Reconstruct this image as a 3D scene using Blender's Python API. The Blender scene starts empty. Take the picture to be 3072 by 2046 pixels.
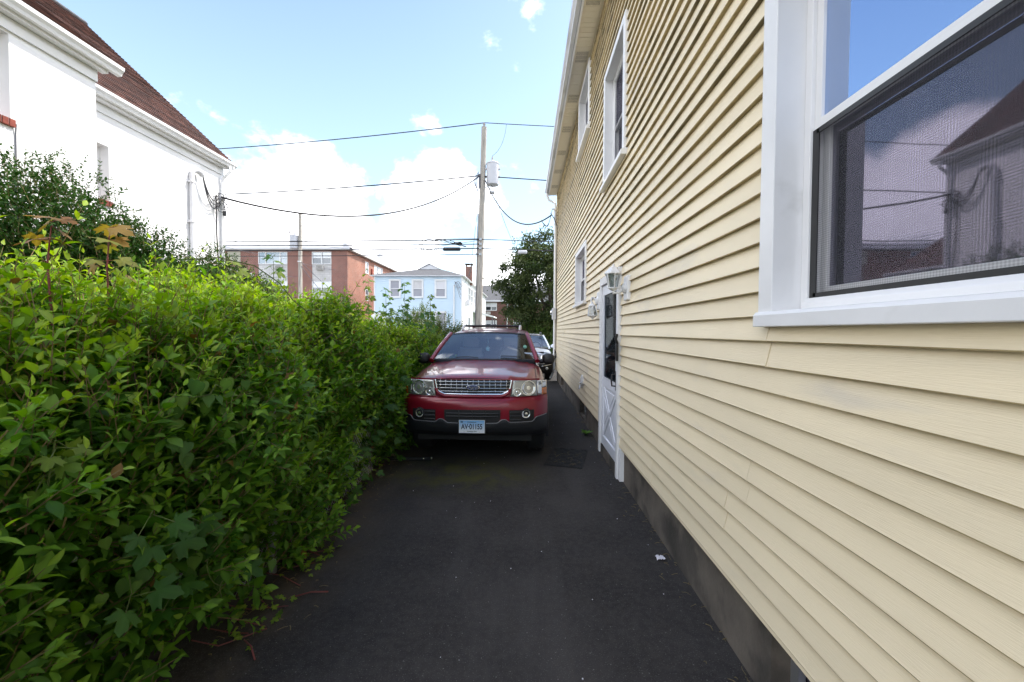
import bpy, math, random
import numpy as np
from mathutils import Vector, Matrix, Euler

# ------------------------------------------------------------------ camera, world, sun, exposure
scene = bpy.context.scene
COL = scene.collection
rng = np.random.default_rng(7)
random.seed(7)
R = math.radians

cam_data = bpy.data.cameras.new("camera")
cam = bpy.data.objects.new("camera", cam_data)
COL.objects.link(cam)
cam.location = (0, 0, 1.65)
cam.rotation_euler = (R(90 - 1.39), R(-0.35), R(1.82))
cam_data.sensor_width = 36.0
cam_data.lens = 14.0
cam_data.clip_start = 0.05
cam_data.clip_end = 3000
scene.camera = cam

SUN_EL, SUN_AZ = 54.0, 62.0          # azimuth measured from +Y towards +X
world = bpy.data.worlds.new("World")
scene.world = world
world.use_nodes = True
wn, wl = world.node_tree.nodes, world.node_tree.links
wn.clear()
w_out = wn.new("ShaderNodeOutputWorld")
w_bg = wn.new("ShaderNodeBackground")
w_bg.inputs["Strength"].default_value = 0.105
sky = wn.new("ShaderNodeTexSky")
sky.sky_type = 'NISHITA'
sky.sun_disc = False
sky.sun_elevation = R(SUN_EL)
sky.sun_rotation = R(SUN_AZ)
sky.altitude = 20
sky.air_density = 1.0
sky.dust_density = 0.9
sky.ozone_density = 1.2


def wmath(op, a, b=None, c=None, clamp=False):
    n = wn.new("ShaderNodeMath")
    n.operation = op
    n.use_clamp = clamp
    for i, v in enumerate((a, b, c)):
        if v is None:
            continue
        if isinstance(v, (int, float)):
            n.inputs[i].default_value = v
        else:
            wl.new(v, n.inputs[i])
    return n.outputs[0]


tc = wn.new("ShaderNodeTexCoord")
DIR = tc.outputs["Generated"]
nz = wn.new("ShaderNodeTexNoise")
nz.inputs["Scale"].default_value = 5.0
nz.inputs["Detail"].default_value = 9.0
nz.inputs["Roughness"].default_value = 0.58
mp = wn.new("ShaderNodeMapping")
mp.inputs["Scale"].default_value = (1, 1, 1.5)
mp.inputs["Location"].default_value = (3.1, 0.4, 1.7)
wl.new(DIR, mp.inputs["Vector"])
wl.new(mp.outputs[0], nz.inputs["Vector"])
nz2 = wn.new("ShaderNodeTexNoise")
nz2.inputs["Scale"].default_value = 2.1
nz2.inputs["Detail"].default_value = 4.0
wl.new(mp.outputs[0], nz2.inputs["Vector"])


def az_dir(az, el):
    az, el = R(az), R(el)
    return (math.sin(az) * math.cos(el), math.cos(az) * math.cos(el), math.sin(el))


def blob(az, el, rad_in, rad_out, amp):
    d = wn.new("ShaderNodeVectorMath")
    d.operation = 'DOT_PRODUCT'
    wl.new(DIR, d.inputs[0])
    d.inputs[1].default_value = az_dir(az, el)
    m = wn.new("ShaderNodeMapRange")
    m.interpolation_type = 'SMOOTHSTEP'
    wl.new(d.outputs["Value"], m.inputs[0])
    m.inputs[1].default_value = math.cos(R(rad_out))
    m.inputs[2].default_value = math.cos(R(rad_in))
    m.inputs[3].default_value = 0.0
    m.inputs[4].default_value = amp
    return m.outputs[0]


# cumulus heaps low in the sky; the same broken cloud goes on all round
heaps = [(-34, 12, 5, 12, .42), (-28, 14, 4, 11, .42), (-15, 15, 3, 9, .40), (-12, 19, 2, 6, .36), (-22, 5, 5, 12, .36),
         (-46, 12, 4, 12, .42), (2, 3, 4, 11, .42), (18, 4, 5, 13, .42), (-14, 27, .3, 3.0, .08),
         (-7, 17, 2, 6, .30), (-41, 20, 2, 6, .2), (2, 41.5, .5, 4.5, .12), (-40, 52, 2, 7, .2), (-5, 7, 3, 8, .34),
         (-75, 24, 10, 26, .36), (-110, 18, 10, 24, .36), (-150, 22, 12, 30, .36), (60, 14, 10, 26, .36),
         (100, 20, 12, 28, .36), (150, 16, 12, 28, .36), (-120, 55, 8, 22, .3), (120, 60, 8, 22, .3), (-60, 60, 4, 16, .22)]
acc = None
for hp in heaps:
    b = blob(*hp)
    acc = b if acc is None else wmath('MAXIMUM', acc, b)
dens = wmath('ADD', wmath('MULTIPLY', wmath('SUBTRACT', nz.outputs["Fac"], 0.5), 1.25),
             wmath('ADD', wmath('MULTIPLY', wmath('SUBTRACT', nz2.outputs["Fac"], 0.5), 0.5), acc))
mr = wn.new("ShaderNodeMapRange")
mr.interpolation_type = 'SMOOTHSTEP'
wl.new(dens, mr.inputs[0])
mr.inputs[1].default_value = 0.16
mr.inputs[2].default_value = 0.42
mask = mr.outputs[0]
# thin veil towards the horizon
sep = wn.new("ShaderNodeSeparateXYZ")
wl.new(DIR, sep.inputs[0])
veil = wn.new("ShaderNodeMapRange")
wl.new(sep.outputs["Z"], veil.inputs[0])
veil.inputs[1].default_value = 0.0
veil.inputs[2].default_value = 0.75
veil.inputs[3].default_value = 0.6
veil.inputs[4].default_value = 0.0
shade = wn.new("ShaderNodeMapRange")     # cloud bodies are slightly uneven
wl.new(nz.outputs["Fac"], shade.inputs[0])
shade.inputs[1].default_value = 0.25
shade.inputs[2].default_value = 0.75
shade.inputs[3].default_value = 10.0
shade.inputs[4].default_value = 13.0
cc = wn.new("ShaderNodeCombineColor")
wl.new(shade.outputs[0], cc.inputs[0])
wl.new(wmath('MULTIPLY', shade.outputs[0], 1.0), cc.inputs[1])
wl.new(wmath('MULTIPLY', shade.outputs[0], 1.03), cc.inputs[2])
mx0 = wn.new("ShaderNodeMix")
mx0.data_type = 'RGBA'
wl.new(veil.outputs[0], mx0.inputs[0])
wl.new(sky.outputs[0], mx0.inputs[6])
mx0.inputs[7].default_value = (4.0, 5.4, 5.9, 1)
mx = wn.new("ShaderNodeMix")
mx.data_type = 'RGBA'
wl.new(mask, mx.inputs[0])
wl.new(mx0.outputs[2], mx.inputs[6])
wl.new(cc.outputs[0], mx.inputs[7])
wl.new(mx.outputs[2], w_bg.inputs["Color"])
wl.new(w_bg.outputs[0], w_out.inputs["Surface"])

sun_data = bpy.data.lights.new("sun", 'SUN')
sun_data.energy = 2.3
sun_data.angle = R(2.5)
sun_data.color = (1.0, 0.95, 0.87)
sun = bpy.data.objects.new("sun", sun_data)
COL.objects.link(sun)
sun.location = (30, 20, 40)
sun.rotation_euler = (-Vector(az_dir(SUN_AZ, SUN_EL))).to_track_quat('-Z', 'Y').to_euler()

scene.view_settings.view_transform = 'Standard'
scene.view_settings.look = 'None'
scene.view_settings.gamma = 1.0
scene.view_settings.use_curve_mapping = False
scene.view_settings.exposure = 1.55
scene.cycles.adaptive_threshold = 0.025
scene.cycles.max_bounces = 6
scene.cycles.diffuse_bounces = 3
scene.cycles.glossy_bounces = 3
scene.cycles.transmission_bounces = 4
scene.cycles.transparent_max_bounces = 8

# ------------------------------------------------------------------ materials
MATS = {}


def material(name, color, rough=0.6, metal=0.0, spec=0.5, var=0.0, vscale=6.0, vdetail=4, vstretch=(1, 1, 1), bump=0.0, bscale=80.0,
             bstretch=(1, 1, 1), color2=None, coat=0.0, trans=0.0, attr=None, objrand=0.0, c2thr=None, c2scale=None, leaf=False):
    m = bpy.data.materials.new(name)
    m.use_nodes = True
    n, l = m.node_tree.nodes, m.node_tree.links
    p = n["Principled BSDF"]
    p.inputs["Roughness"].default_value = rough
    p.inputs["Metallic"].default_value = metal
    p.inputs["Specular IOR Level"].default_value = spec
    p.inputs["Coat Weight"].default_value = coat
    p.inputs["Coat Roughness"].default_value = 0.06
    c = tuple(color) + (1,)
    geo = n.new("ShaderNodeNewGeometry")
    src = None

    def noise(scale, detail, stretch):
        mpn = n.new("ShaderNodeMapping")
        mpn.inputs["Scale"].default_value = stretch
        l.new(geo.outputs["Position"], mpn.inputs["Vector"])
        t = n.new("ShaderNodeTexNoise")
        t.inputs["Scale"].default_value = scale
        t.inputs["Detail"].default_value = detail
        l.new(mpn.outputs[0], t.inputs["Vector"])
        return t.outputs["Fac"]
    if attr:
        a = n.new("ShaderNodeAttribute")
        a.attribute_name = attr
        src = a.outputs["Color"]
    else:
        rgb = n.new("ShaderNodeRGB")
        rgb.outputs[0].default_value = c
        src = rgb.outputs[0]
    if color2 is not None:
        f = noise(c2scale or 1.5, 5, vstretch)
        r = n.new("ShaderNodeMapRange")
        r.interpolation_type = 'SMOOTHSTEP'
        lo, hi = c2thr or (0.45, 0.65)
        r.inputs[1].default_value, r.inputs[2].default_value = lo, hi
        l.new(f, r.inputs[0])
        x = n.new("ShaderNodeMix")
        x.data_type = 'RGBA'
        l.new(r.outputs[0], x.inputs[0])
        l.new(src, x.inputs[6])
        x.inputs[7].default_value = tuple(color2) + (1,)
        src = x.outputs[2]
    if var > 0:
        f = noise(vscale, vdetail, vstretch)
        r = n.new("ShaderNodeMapRange")
        r.inputs[1].default_value, r.inputs[2].default_value = 0.25, 0.75
        r.inputs[3].default_value, r.inputs[4].default_value = 1 - var, 1 + var
        l.new(f, r.inputs[0])
        h = n.new("ShaderNodeHueSaturation")
        l.new(r.outputs[0], h.inputs["Value"])
        l.new(src, h.inputs["Color"])
        src = h.outputs[0]
    if objrand > 0:
        oi = n.new("ShaderNodeObjectInfo")
        r = n.new("ShaderNodeMapRange")
        r.inputs[3].default_value, r.inputs[4].default_value = 1 - objrand, 1 + objrand
        l.new(oi.outputs["Random"], r.inputs[0])
        h = n.new("ShaderNodeHueSaturation")
        l.new(r.outputs[0], h.inputs["Value"])
        l.new(src, h.inputs["Color"])
        src = h.outputs[0]
    l.new(src, p.inputs["Base Color"])
    if bump > 0:
        f = noise(bscale, 3, bstretch)
        b = n.new("ShaderNodeBump")
        b.inputs["Strength"].default_value = bump
        b.inputs["Distance"].default_value = 0.004
        l.new(f, b.inputs["Height"])
        l.new(b.outputs[0], p.inputs["Normal"])
    if leaf:
        tr = n.new("ShaderNodeBsdfTranslucent")
        h = n.new("ShaderNodeHueSaturation")
        h.inputs["Saturation"].default_value = 1.15
        h.inputs["Value"].default_value = 1.6
        l.new(src, h.inputs["Color"])
        l.new(h.outputs[0], tr.inputs["Color"])
        ms = n.new("ShaderNodeMixShader")
        ms.inputs[0].default_value = trans
        l.new(p.outputs[0], ms.inputs[1])
        l.new(tr.outputs[0], ms.inputs[2])
        l.new(ms.outputs[0], n["Material Output"].inputs["Surface"])
    MATS[name] = m
    return m


def glass_mat(name, body, refl, tint=None, rough=0.01, see=0.0, wav=0.0, wscale=3.0, fres=True, cap=.95):
    """pane: reflection over a see-through or dark body"""
    m = bpy.data.materials.new(name)
    m.use_nodes = True
    n, l = m.node_tree.nodes, m.node_tree.links
    n.remove(n["Principled BSDF"])
    gl = n.new("ShaderNodeBsdfGlossy")
    gl.inputs["Roughness"].default_value = rough
    gl.inputs["Color"].default_value = (tint or (1, 1, 1)) + (1,)
    df = n.new("ShaderNodeBsdfDiffuse")
    df.inputs["Color"].default_value = body + (1,)
    tr = n.new("ShaderNodeBsdfTransparent")
    tr.inputs["Color"].default_value = (0.75, 0.82, 0.85, 1)
    mb = n.new("ShaderNodeMixShader")
    mb.inputs[0].default_value = see
    l.new(df.outputs[0], mb.inputs[1])
    l.new(tr.outputs[0], mb.inputs[2])
    ms = n.new("ShaderNodeMixShader")
    if fres:
        lw = n.new("ShaderNodeLayerWeight")
        lw.inputs["Blend"].default_value = 0.35
        r = n.new("ShaderNodeMapRange")
        r.inputs[3].default_value = refl
        r.inputs[4].default_value = cap
        l.new(lw.outputs["Fresnel"], r.inputs[0])
        l.new(r.outputs[0], ms.inputs[0])
    else:
        ms.inputs[0].default_value = refl
    l.new(mb.outputs[0], ms.inputs[1])
    l.new(gl.outputs[0], ms.inputs[2])
    if wav > 0:
        geo = n.new("ShaderNodeNewGeometry")
        t = n.new("ShaderNodeTexNoise")
        t.inputs["Scale"].default_value = wscale
        t.inputs["Detail"].default_value = 2
        l.new(geo.outputs["Position"], t.inputs["Vector"])
        b = n.new("ShaderNodeBump")
        b.inputs["Strength"].default_value = wav
        b.inputs["Distance"].default_value = 0.02
        l.new(t.outputs["Fac"], b.inputs["Height"])
        l.new(b.outputs[0], gl.inputs["Normal"])
    l.new(ms.outputs[0], n["Material Output"].inputs["Surface"])
    MATS[name] = m
    return m


def brick_mat(name, c1, c2, mortar, axis='y', bw=0.215, bh=0.075):
    m = bpy.data.materials.new(name)
    m.use_nodes = True
    n, l = m.node_tree.nodes, m.node_tree.links
    p = n["Principled BSDF"]
    p.inputs["Roughness"].default_value = 0.85
    geo = n.new("ShaderNodeNewGeometry")
    s = n.new("ShaderNodeSeparateXYZ")
    l.new(geo.outputs["Position"], s.inputs[0])
    cb = n.new("ShaderNodeCombineXYZ")
    ad = n.new("ShaderNodeMath")
    ad.operation = 'ADD'
    l.new(s.outputs["X"], ad.inputs[0])
    l.new(s.outputs["Y"], ad.inputs[1])
    l.new(ad.outputs[0], cb.inputs[0])
    l.new(s.outputs["Z"], cb.inputs[1])
    b = n.new("ShaderNodeTexBrick")
    b.inputs["Scale"].default_value = 1.0
    b.inputs["Brick Width"].default_value = bw
    b.inputs["Row Height"].default_value = bh
    b.inputs["Mortar Size"].default_value = 0.010
    b.inputs["Color1"].default_value = c1 + (1,)
    b.inputs["Color2"].default_value = c2 + (1,)
    b.inputs["Mortar"].default_value = mortar + (1,)
    b.inputs["Bias"].default_value = -0.2
    l.new(cb.outputs[0], b.inputs["Vector"])
    t = n.new("ShaderNodeTexNoise")
    t.inputs["Scale"].default_value = 0.8
    t.inputs["Detail"].default_value = 5
    l.new(geo.outputs["Position"], t.inputs["Vector"])
    r = n.new("ShaderNodeMapRange")
    r.inputs[1].default_value, r.inputs[2].default_value = 0.3, 0.7
    r.inputs[3].default_value, r.inputs[4].default_value = 0.82, 1.15
    l.new(t.outputs["Fac"], r.inputs[0])
    h = n.new("ShaderNodeHueSaturation")
    l.new(r.outputs[0], h.inputs["Value"])
    l.new(b.outputs["Color"], h.inputs["Color"])
    l.new(h.outputs[0], p.inputs["Base Color"])
    MATS[name] = m
    return m


material('cream_siding', (.83, .71, .495), .45, spec=.4, var=.07, vscale=1.4, vstretch=(1, .5, 2), bump=.35, bscale=260, bstretch=(1, .06, 1.6),
         color2=(.67, .59, .46), c2scale=2.2, c2thr=(.60, .80), objrand=.045)
material('lap_grime_shade', (.20, .165, .09), .9, color2=(.40, .32, .18), c2scale=3.0, c2thr=(.42, .58))  # real grime plus the brown shade under the lap, painted as one colour
material('lap_edge_shade', (.52, .41, .22), .8, color2=(.36, .28, .14), c2scale=2.0, c2thr=(.45, .6))  # tan of bounced light and dirt put into every lap underside
material('white_trim', (.78, .78, .79), .42, var=.05, vscale=3, bump=.12, bscale=40, color2=(.66, .66, .66), c2thr=(.62, .8), c2scale=5)
material('white_vinyl', (.80, .80, .81), .35, var=.03, vscale=2)
material('door_white', (.74, .76, .82), .35, var=.04, vscale=2)
material('concrete', (.125, .105, .085), .95, var=.5, vscale=3, vdetail=8, bump=.8, bscale=45, color2=(.065, .056, .046), c2scale=2.6, c2thr=(.46, .60))
material('soffit_tan', (.70, .64, .52), .5)
material('vent_dark', (.10, .09, .08), .9)
material('gutter_alu', (.55, .56, .57), .38, metal=.35, var=.15, vscale=2, vstretch=(1, .3, 1), color2=(.36, .36, .35), c2scale=4, c2thr=(.5, .7))
material('shingle_grey', (.10, .10, .105), .95, var=.35, vscale=9, bump=.6)
material('dark_interior', (.018, .018, .02), .9)
material('black_plastic', (.018, .018, .019), .45)
material('black_rubber', (.013, .013, .014), .75, var=.2, bump=.4, bscale=120)
material('grey_metal', (.42, .43, .45), .35, metal=.7)
material('screen_mesh', (.06, .06, .07), .7)
material('curtain', (.60, .58, .55), .9, var=.1, vscale=4, vstretch=(1, 6, .2))
glass_mat('house_glass', (.012, .014, .018), .22, (.84, .78, 1.0), .025, see=.35, wav=.07, wscale=1.2, fres=False)
glass_mat('house_glass_blue', (.02, .03, .05), .62, (.56, .70, 1.0), .02, see=.1, wav=.10, wscale=1.2)
glass_mat('far_glass', (.05, .06, .075), .30, (.9, .95, 1), .05)
glass_mat('far_glass_dark', (.03, .033, .04), .12, (.9, .95, 1), .05)

material('stucco_white', (.86, .855, .86), .85, var=.02, vscale=1.5, bump=.35, bscale=60, color2=(.80, .80, .80), c2scale=.9, c2thr=(.55, .75))
material('conduit_grey', (.62, .62, .64), .5, var=.06)
material('sill_brick', (.20, .045, .030), .85, var=.3, vscale=14, bump=.6, objrand=.15)
material('mortar', (.55, .53, .50), .95, bump=.4)
brick_mat('apartment_brick', (.26, .068, .046), (.17, .048, .036), (.40, .33, .28))
brick_mat('apartment_brick_lit', (.30, .098, .055), (.22, .072, .042), (.40, .30, .24))  # same brick, its sunlit side painted paler and more orange
brick_mat('far_brick', (.15, .047, .034), (.11, .035, .028), (.20, .15, .13))
brick_mat('chimney_brick', (.24, .075, .05), (.15, .05, .04), (.3, .26, .22))
brick_mat('white_stone', (.62, .60, .59), (.55, .53, .52), (.42, .40, .39), bw=.42, bh=.2)
material('white_paint', (.78, .78, .78), .6, var=.05, vscale=.7)
material('pale_paint', (.70, .69, .71), .6, var=.05, vscale=.5)
material('blue_siding', (.60, .73, .84), .6, var=.04, vscale=.8)
material('white_siding', (.72, .73, .74), .6, var=.04, vscale=.8)
material('tarp_beige', (.50, .47, .38), .8, var=.06, vscale=1.2)
material('roof_membrane', (.60, .60, .62), .8, var=.1)
material('ac_unit', (.52, .50, .47), .6, var=.05)
material('blind_grey', (.36, .36, .40), .7, var=.08, vscale=2, vstretch=(1, 1, 20))
material('blind_white', (.62, .60, .60), .7, var=.12, vscale=1.5)

# roof shingle: red brown with darker tabs
def shingle_mat():
    m = bpy.data.materials.new('red_shingle')
    m.use_nodes = True
    n, l = m.node_tree.nodes, m.node_tree.links
    p = n["Principled BSDF"]
    p.inputs["Roughness"].default_value = .95
    geo = n.new("ShaderNodeNewGeometry")
    s = n.new("ShaderNodeSeparateXYZ")
    l.new(geo.outputs["Position"], s.inputs[0])
    cb = n.new("ShaderNodeCombineXYZ")
    l.new(s.outputs["Y"], cb.inputs[0])
    l.new(s.outputs["Z"], cb.inputs[1])
    b = n.new("ShaderNodeTexBrick")
    b.inputs["Scale"].default_value = 1
    b.inputs["Brick Width"].default_value = .19
    b.inputs["Row Height"].default_value = .098
    b.inputs["Mortar Size"].default_value = .004
    b.inputs["Color1"].default_value = (.140, .066, .050, 1)
    b.inputs["Color2"].default_value = (.066, .040, .035, 1)
    b.inputs["Mortar"].default_value = (.035, .02, .018, 1)
    b.inputs["Bias"].default_value = -.15
    l.new(cb.outputs[0], b.inputs["Vector"])
    t = n.new("ShaderNodeTexNoise")
    t.inputs["Scale"].default_value = 5
    t.inputs["Detail"].default_value = 6
    l.new(geo.outputs["Position"], t.inputs["Vector"])
    r = n.new("ShaderNodeMapRange")
    r.inputs[1].default_value, r.inputs[2].default_value = .3, .7
    r.inputs[3].default_value, r.inputs[4].default_value = .65, 1.4
    l.new(t.outputs["Fac"], r.inputs[0])
    h = n.new("ShaderNodeHueSaturation")
    l.new(r.outputs[0], h.inputs["Value"])
    l.new(b.outputs["Color"], h.inputs["Color"])
    l.new(h.outputs[0], p.inputs["Base Color"])
    MATS['red_shingle'] = m


shingle_mat()
material('wood_pole', (.38, .345, .30), .9, var=.35, vscale=5, vstretch=(4, 4, .35), bump=.6, bscale=30, bstretch=(3, 3, .2))
material('transformer_grey', (.55, .55, .58), .45, var=.05)
material('porcelain', (.35, .33, .33), .3)
material('wire_black', (.02, .02, .024), .6)
material('wire_grey', (.12, .12, .14), .5)
material('leaf', (.06, .12, .015), .55, spec=.35, trans=.38, attr='Col', leaf=True)
material('leaf_dark', (.03, .06, .01), .6, spec=.25, trans=.22, attr='Col', leaf=True)
material('twig', (.17, .125, .05), .8, var=.3, vscale=20)
material('bark', (.085, .065, .05), .95, var=.4, vscale=9, vstretch=(1, 1, .3), bump=.8, bscale=25, bstretch=(2, 2, .4))
material('green_stem', (.10, .14, .03), .6)
material('red_stem', (.16, .035, .03), .6)
material('soil', (.055, .042, .03), .98, var=.4, vscale=6, bump=.7, bscale=20, color2=(.045, .055, .02), c2scale=.8)
material('lawn', (.05, .085, .02), .95, var=.4, vscale=7, bump=.7, bscale=40)
material('street', (.075, .074, .075), .92, var=.15, vscale=2, bump=.4)


def asphalt_mat():
    m = bpy.data.materials.new('asphalt')
    m.use_nodes = True
    n, l = m.node_tree.nodes, m.node_tree.links
    p = n["Principled BSDF"]
    geo = n.new("ShaderNodeNewGeometry")
    pos = geo.outputs["Position"]

    def noise(scale, det, rough=.5, stretch=None, loc=None):
        t = n.new("ShaderNodeTexNoise")
        t.inputs["Scale"].default_value = scale
        t.inputs["Detail"].default_value = det
        t.inputs["Roughness"].default_value = rough
        mpn = n.new("ShaderNodeMapping")
        if stretch:
            mpn.inputs["Scale"].default_value = stretch
        if loc:
            mpn.inputs["Location"].default_value = loc
        l.new(pos, mpn.inputs["Vector"])
        l.new(mpn.outputs[0], t.inputs["Vector"])
        return t.outputs["Fac"]

    def rmap(s, a, b, c=0., d=1.):
        r = n.new("ShaderNodeMapRange")
        r.interpolation_type = 'SMOOTHSTEP'
        for i, v in enumerate((a, b, c, d)):
            r.inputs[i + 1].default_value = v
        l.new(s, r.inputs[0])
        return r.outputs[0]

    def mix(f, a, b):
        x = n.new("ShaderNodeMix")
        x.data_type = 'RGBA'
        if isinstance(f, float):
            x.inputs[0].default_value = f
        else:
            l.new(f, x.inputs[0])
        for i, v in ((6, a), (7, b)):
            if isinstance(v, tuple):
                x.inputs[i].default_value = v + (1,)
            else:
                l.new(v, x.inputs[i])
        return x.outputs[2]

    def mul(a, b):
        x = n.new("ShaderNodeMath")
        x.operation = 'MULTIPLY'
        for i, v in enumerate((a, b)):
            if isinstance(v, float):
                x.inputs[i].default_value = v
            else:
                l.new(v, x.inputs[i])
        return x.outputs[0]
    base = mix(rmap(noise(.75, 7, .62), .36, .64), (.023, .0203, .019), (.047, .042, .039))
    base = mix(mul(rmap(noise(26, 4, .6), .40, .62), .35), base, (.060, .054, .050))
    base = mix(mul(rmap(noise(1.6, 4, .5, (2.2, .22, 1), (4, 1, 0)), .52, .70), .28), base, (.070, .064, .060))
    base = mix(rmap(noise(150, 2), .58, .74), base, (.11, .103, .10))
    v = n.new("ShaderNodeTexVoronoi")
    v.inputs["Scale"].default_value = 34
    l.new(pos, v.inputs["Vector"])
    ring = rmap(v.outputs["Distance"], .10, .14, 1., 0.)
    v2 = n.new("ShaderNodeSeparateColor")
    l.new(v.outputs["Color"], v2.inputs[0])
    pick = rmap(v2.outputs[0], .72, .76)
    base = mix(mul(mul(ring, pick), .45), base, (.22, .21, .20))
    # brown leaf dust towards the hedge and a patch of moss before the parked car
    s = n.new("ShaderNodeSeparateXYZ")
    l.new(pos, s.inputs[0])
    dust = mul(rmap(s.outputs["X"], -1.75, -.9, 1., 0.), rmap(noise(2.2, 6, .65), .38, .62))
    base = mix(mul(dust, .6), base, (.080, .060, .038))
    vm = n.new("ShaderNodeVectorMath")
    vm.operation = 'DISTANCE'
    mpn = n.new("ShaderNodeMapping")
    mpn.inputs["Scale"].default_value = (.62, 1, 1)
    l.new(pos, mpn.inputs["Vector"])
    l.new(mpn.outputs[0], vm.inputs[0])
    vm.inputs[1].default_value = (-.75 * .62, 4.55, 0)
    moss = mul(rmap(vm.outputs["Value"], .15, .75, 1., 0.), rmap(noise(3.5, 7, .65), .36, .62))
    base = mix(mul(moss, .75), base, (.075, .075, .012))
    l.new(base, p.inputs["Base Color"])
    p.inputs["Roughness"].default_value = .86
    p.inputs["Specular IOR Level"].default_value = .3
    b = n.new("ShaderNodeBump")
    b.inputs["Strength"].default_value = .35
    b.inputs["Distance"].default_value = .004
    l.new(noise(190, 3, .7), b.inputs["Height"])
    l.new(b.outputs[0], p.inputs["Normal"])
    MATS['asphalt'] = m


asphalt_mat()

# car materials
material('car_red', (.22, .004, .017), .34, metal=.2, spec=.4, coat=.7, var=.05, vscale=8)
material('car_grey_cladding', (.014, .015, .018), .5, spec=.4)
material('car_dark', (.012, .012, .013), .6)
material('chrome', (.80, .81, .83), .12, metal=1.0)
material('lamp_reflector', (.92, .93, .92), .14, metal=.85, coat=1.0, bump=.6, bscale=90, bstretch=(1, 1, .05))
material('lamp_housing', (.40, .395, .37), .22, metal=.5, coat=.8)
material('amber', (.60, .16, .02), .25, coat=.8)
material('plate_white', (.74, .77, .80), .4)
def plate_mat():
    m = bpy.data.materials.new('plate_grad')      # printed plate: blue at the top running to white
    m.use_nodes = True
    n, l = m.node_tree.nodes, m.node_tree.links
    p = n["Principled BSDF"]
    p.inputs["Roughness"].default_value = .4
    geo = n.new("ShaderNodeNewGeometry")
    s = n.new("ShaderNodeSeparateXYZ")
    l.new(geo.outputs["Position"], s.inputs[0])
    r = n.new("ShaderNodeMapRange")
    r.inputs[1].default_value, r.inputs[2].default_value = .47, .60
    l.new(s.outputs["Z"], r.inputs[0])
    x = n.new("ShaderNodeMix")
    x.data_type = 'RGBA'
    l.new(r.outputs[0], x.inputs[0])
    x.inputs[6].default_value = (.76, .80, .84, 1)
    x.inputs[7].default_value = (.13, .42, .78, 1)
    l.new(x.outputs[2], p.inputs["Base Color"])
    MATS['plate_grad'] = m


plate_mat()
material('plate_blue', (.10, .36, .70), .4)
material('plate_ink', (.010, .014, .055), .5)
material('emblem_blue', (.045, .06, .16), .25, coat=1.0)
material('tyre', (.016, .016, .017), .85, bump=.4)
material('alloy', (.50, .50, .52), .3, metal=.9)
material('seat_cloth', (.40, .40, .42), .9, var=.1, vscale=6)
material('sticker_green', (.25, .55, .45), .6)
material('freshener_blue', (.25, .55, .65), .6)
material('car_silver', (.62, .67, .76), .3, metal=.3, coat=1.0)
glass_mat('door_glass', (.012, .014, .018), .08, (.9, .95, 1), .02, see=.5, fres=False)
glass_mat('windscreen', (.015, .02, .03), .17, (.86, .93, 1.0), .02, see=.80, fres=False)
glass_mat('car_side_glass', (.008, .009, .011), .10, (.9, .95, 1), .03)
material('grey_edge', (.20, .20, .215), .4)
material('mat_rubber', (.012, .012, .013), .8, var=.2)
material('paper', (.62, .60, .66), .8)
material('litter', (.15, .115, .055), .9, var=.4, vscale=40)

# ------------------------------------------------------------------ mesh helpers
BASE = {}


def tag(o, label=None, cat=None, group=None, kind=None):
    if label:
        o["label"] = label
    if cat:
        o["category"] = cat
    if group:
        o["group"] = group
    if kind:
        o["kind"] = kind
    return o


def root(name, loc, label, cat, group=None):
    o = bpy.data.objects.new(name, None)
    o.empty_display_size = .2
    COL.objects.link(o)
    o.location = loc
    BASE[o.name] = Vector(loc)
    return tag(o, label, cat, group)


def base_of(p):
    return BASE.get(p.name, Vector((0, 0, 0))) if p is not None else Vector((0, 0, 0))


def link_mesh(name, me, mat, parent=None, loc=None, rot=None, scale=None, matrix=None):
    """a piece that shares mesh data; loc in world coordinates"""
    o = bpy.data.objects.new(name, me)
    COL.objects.link(o)
    b = base_of(parent)
    if parent is not None:
        o.parent = parent
        BASE[o.name] = b
    if matrix is not None:
        o.matrix_basis = Matrix.Translation(-b) @ matrix
    else:
        o.location = Vector(loc or (0, 0, 0)) - b
        if rot:
            o.rotation_euler = rot
        if scale:
            o.scale = scale
    if mat and not me.materials:
        me.materials.append(MATS[mat])
    return o


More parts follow.
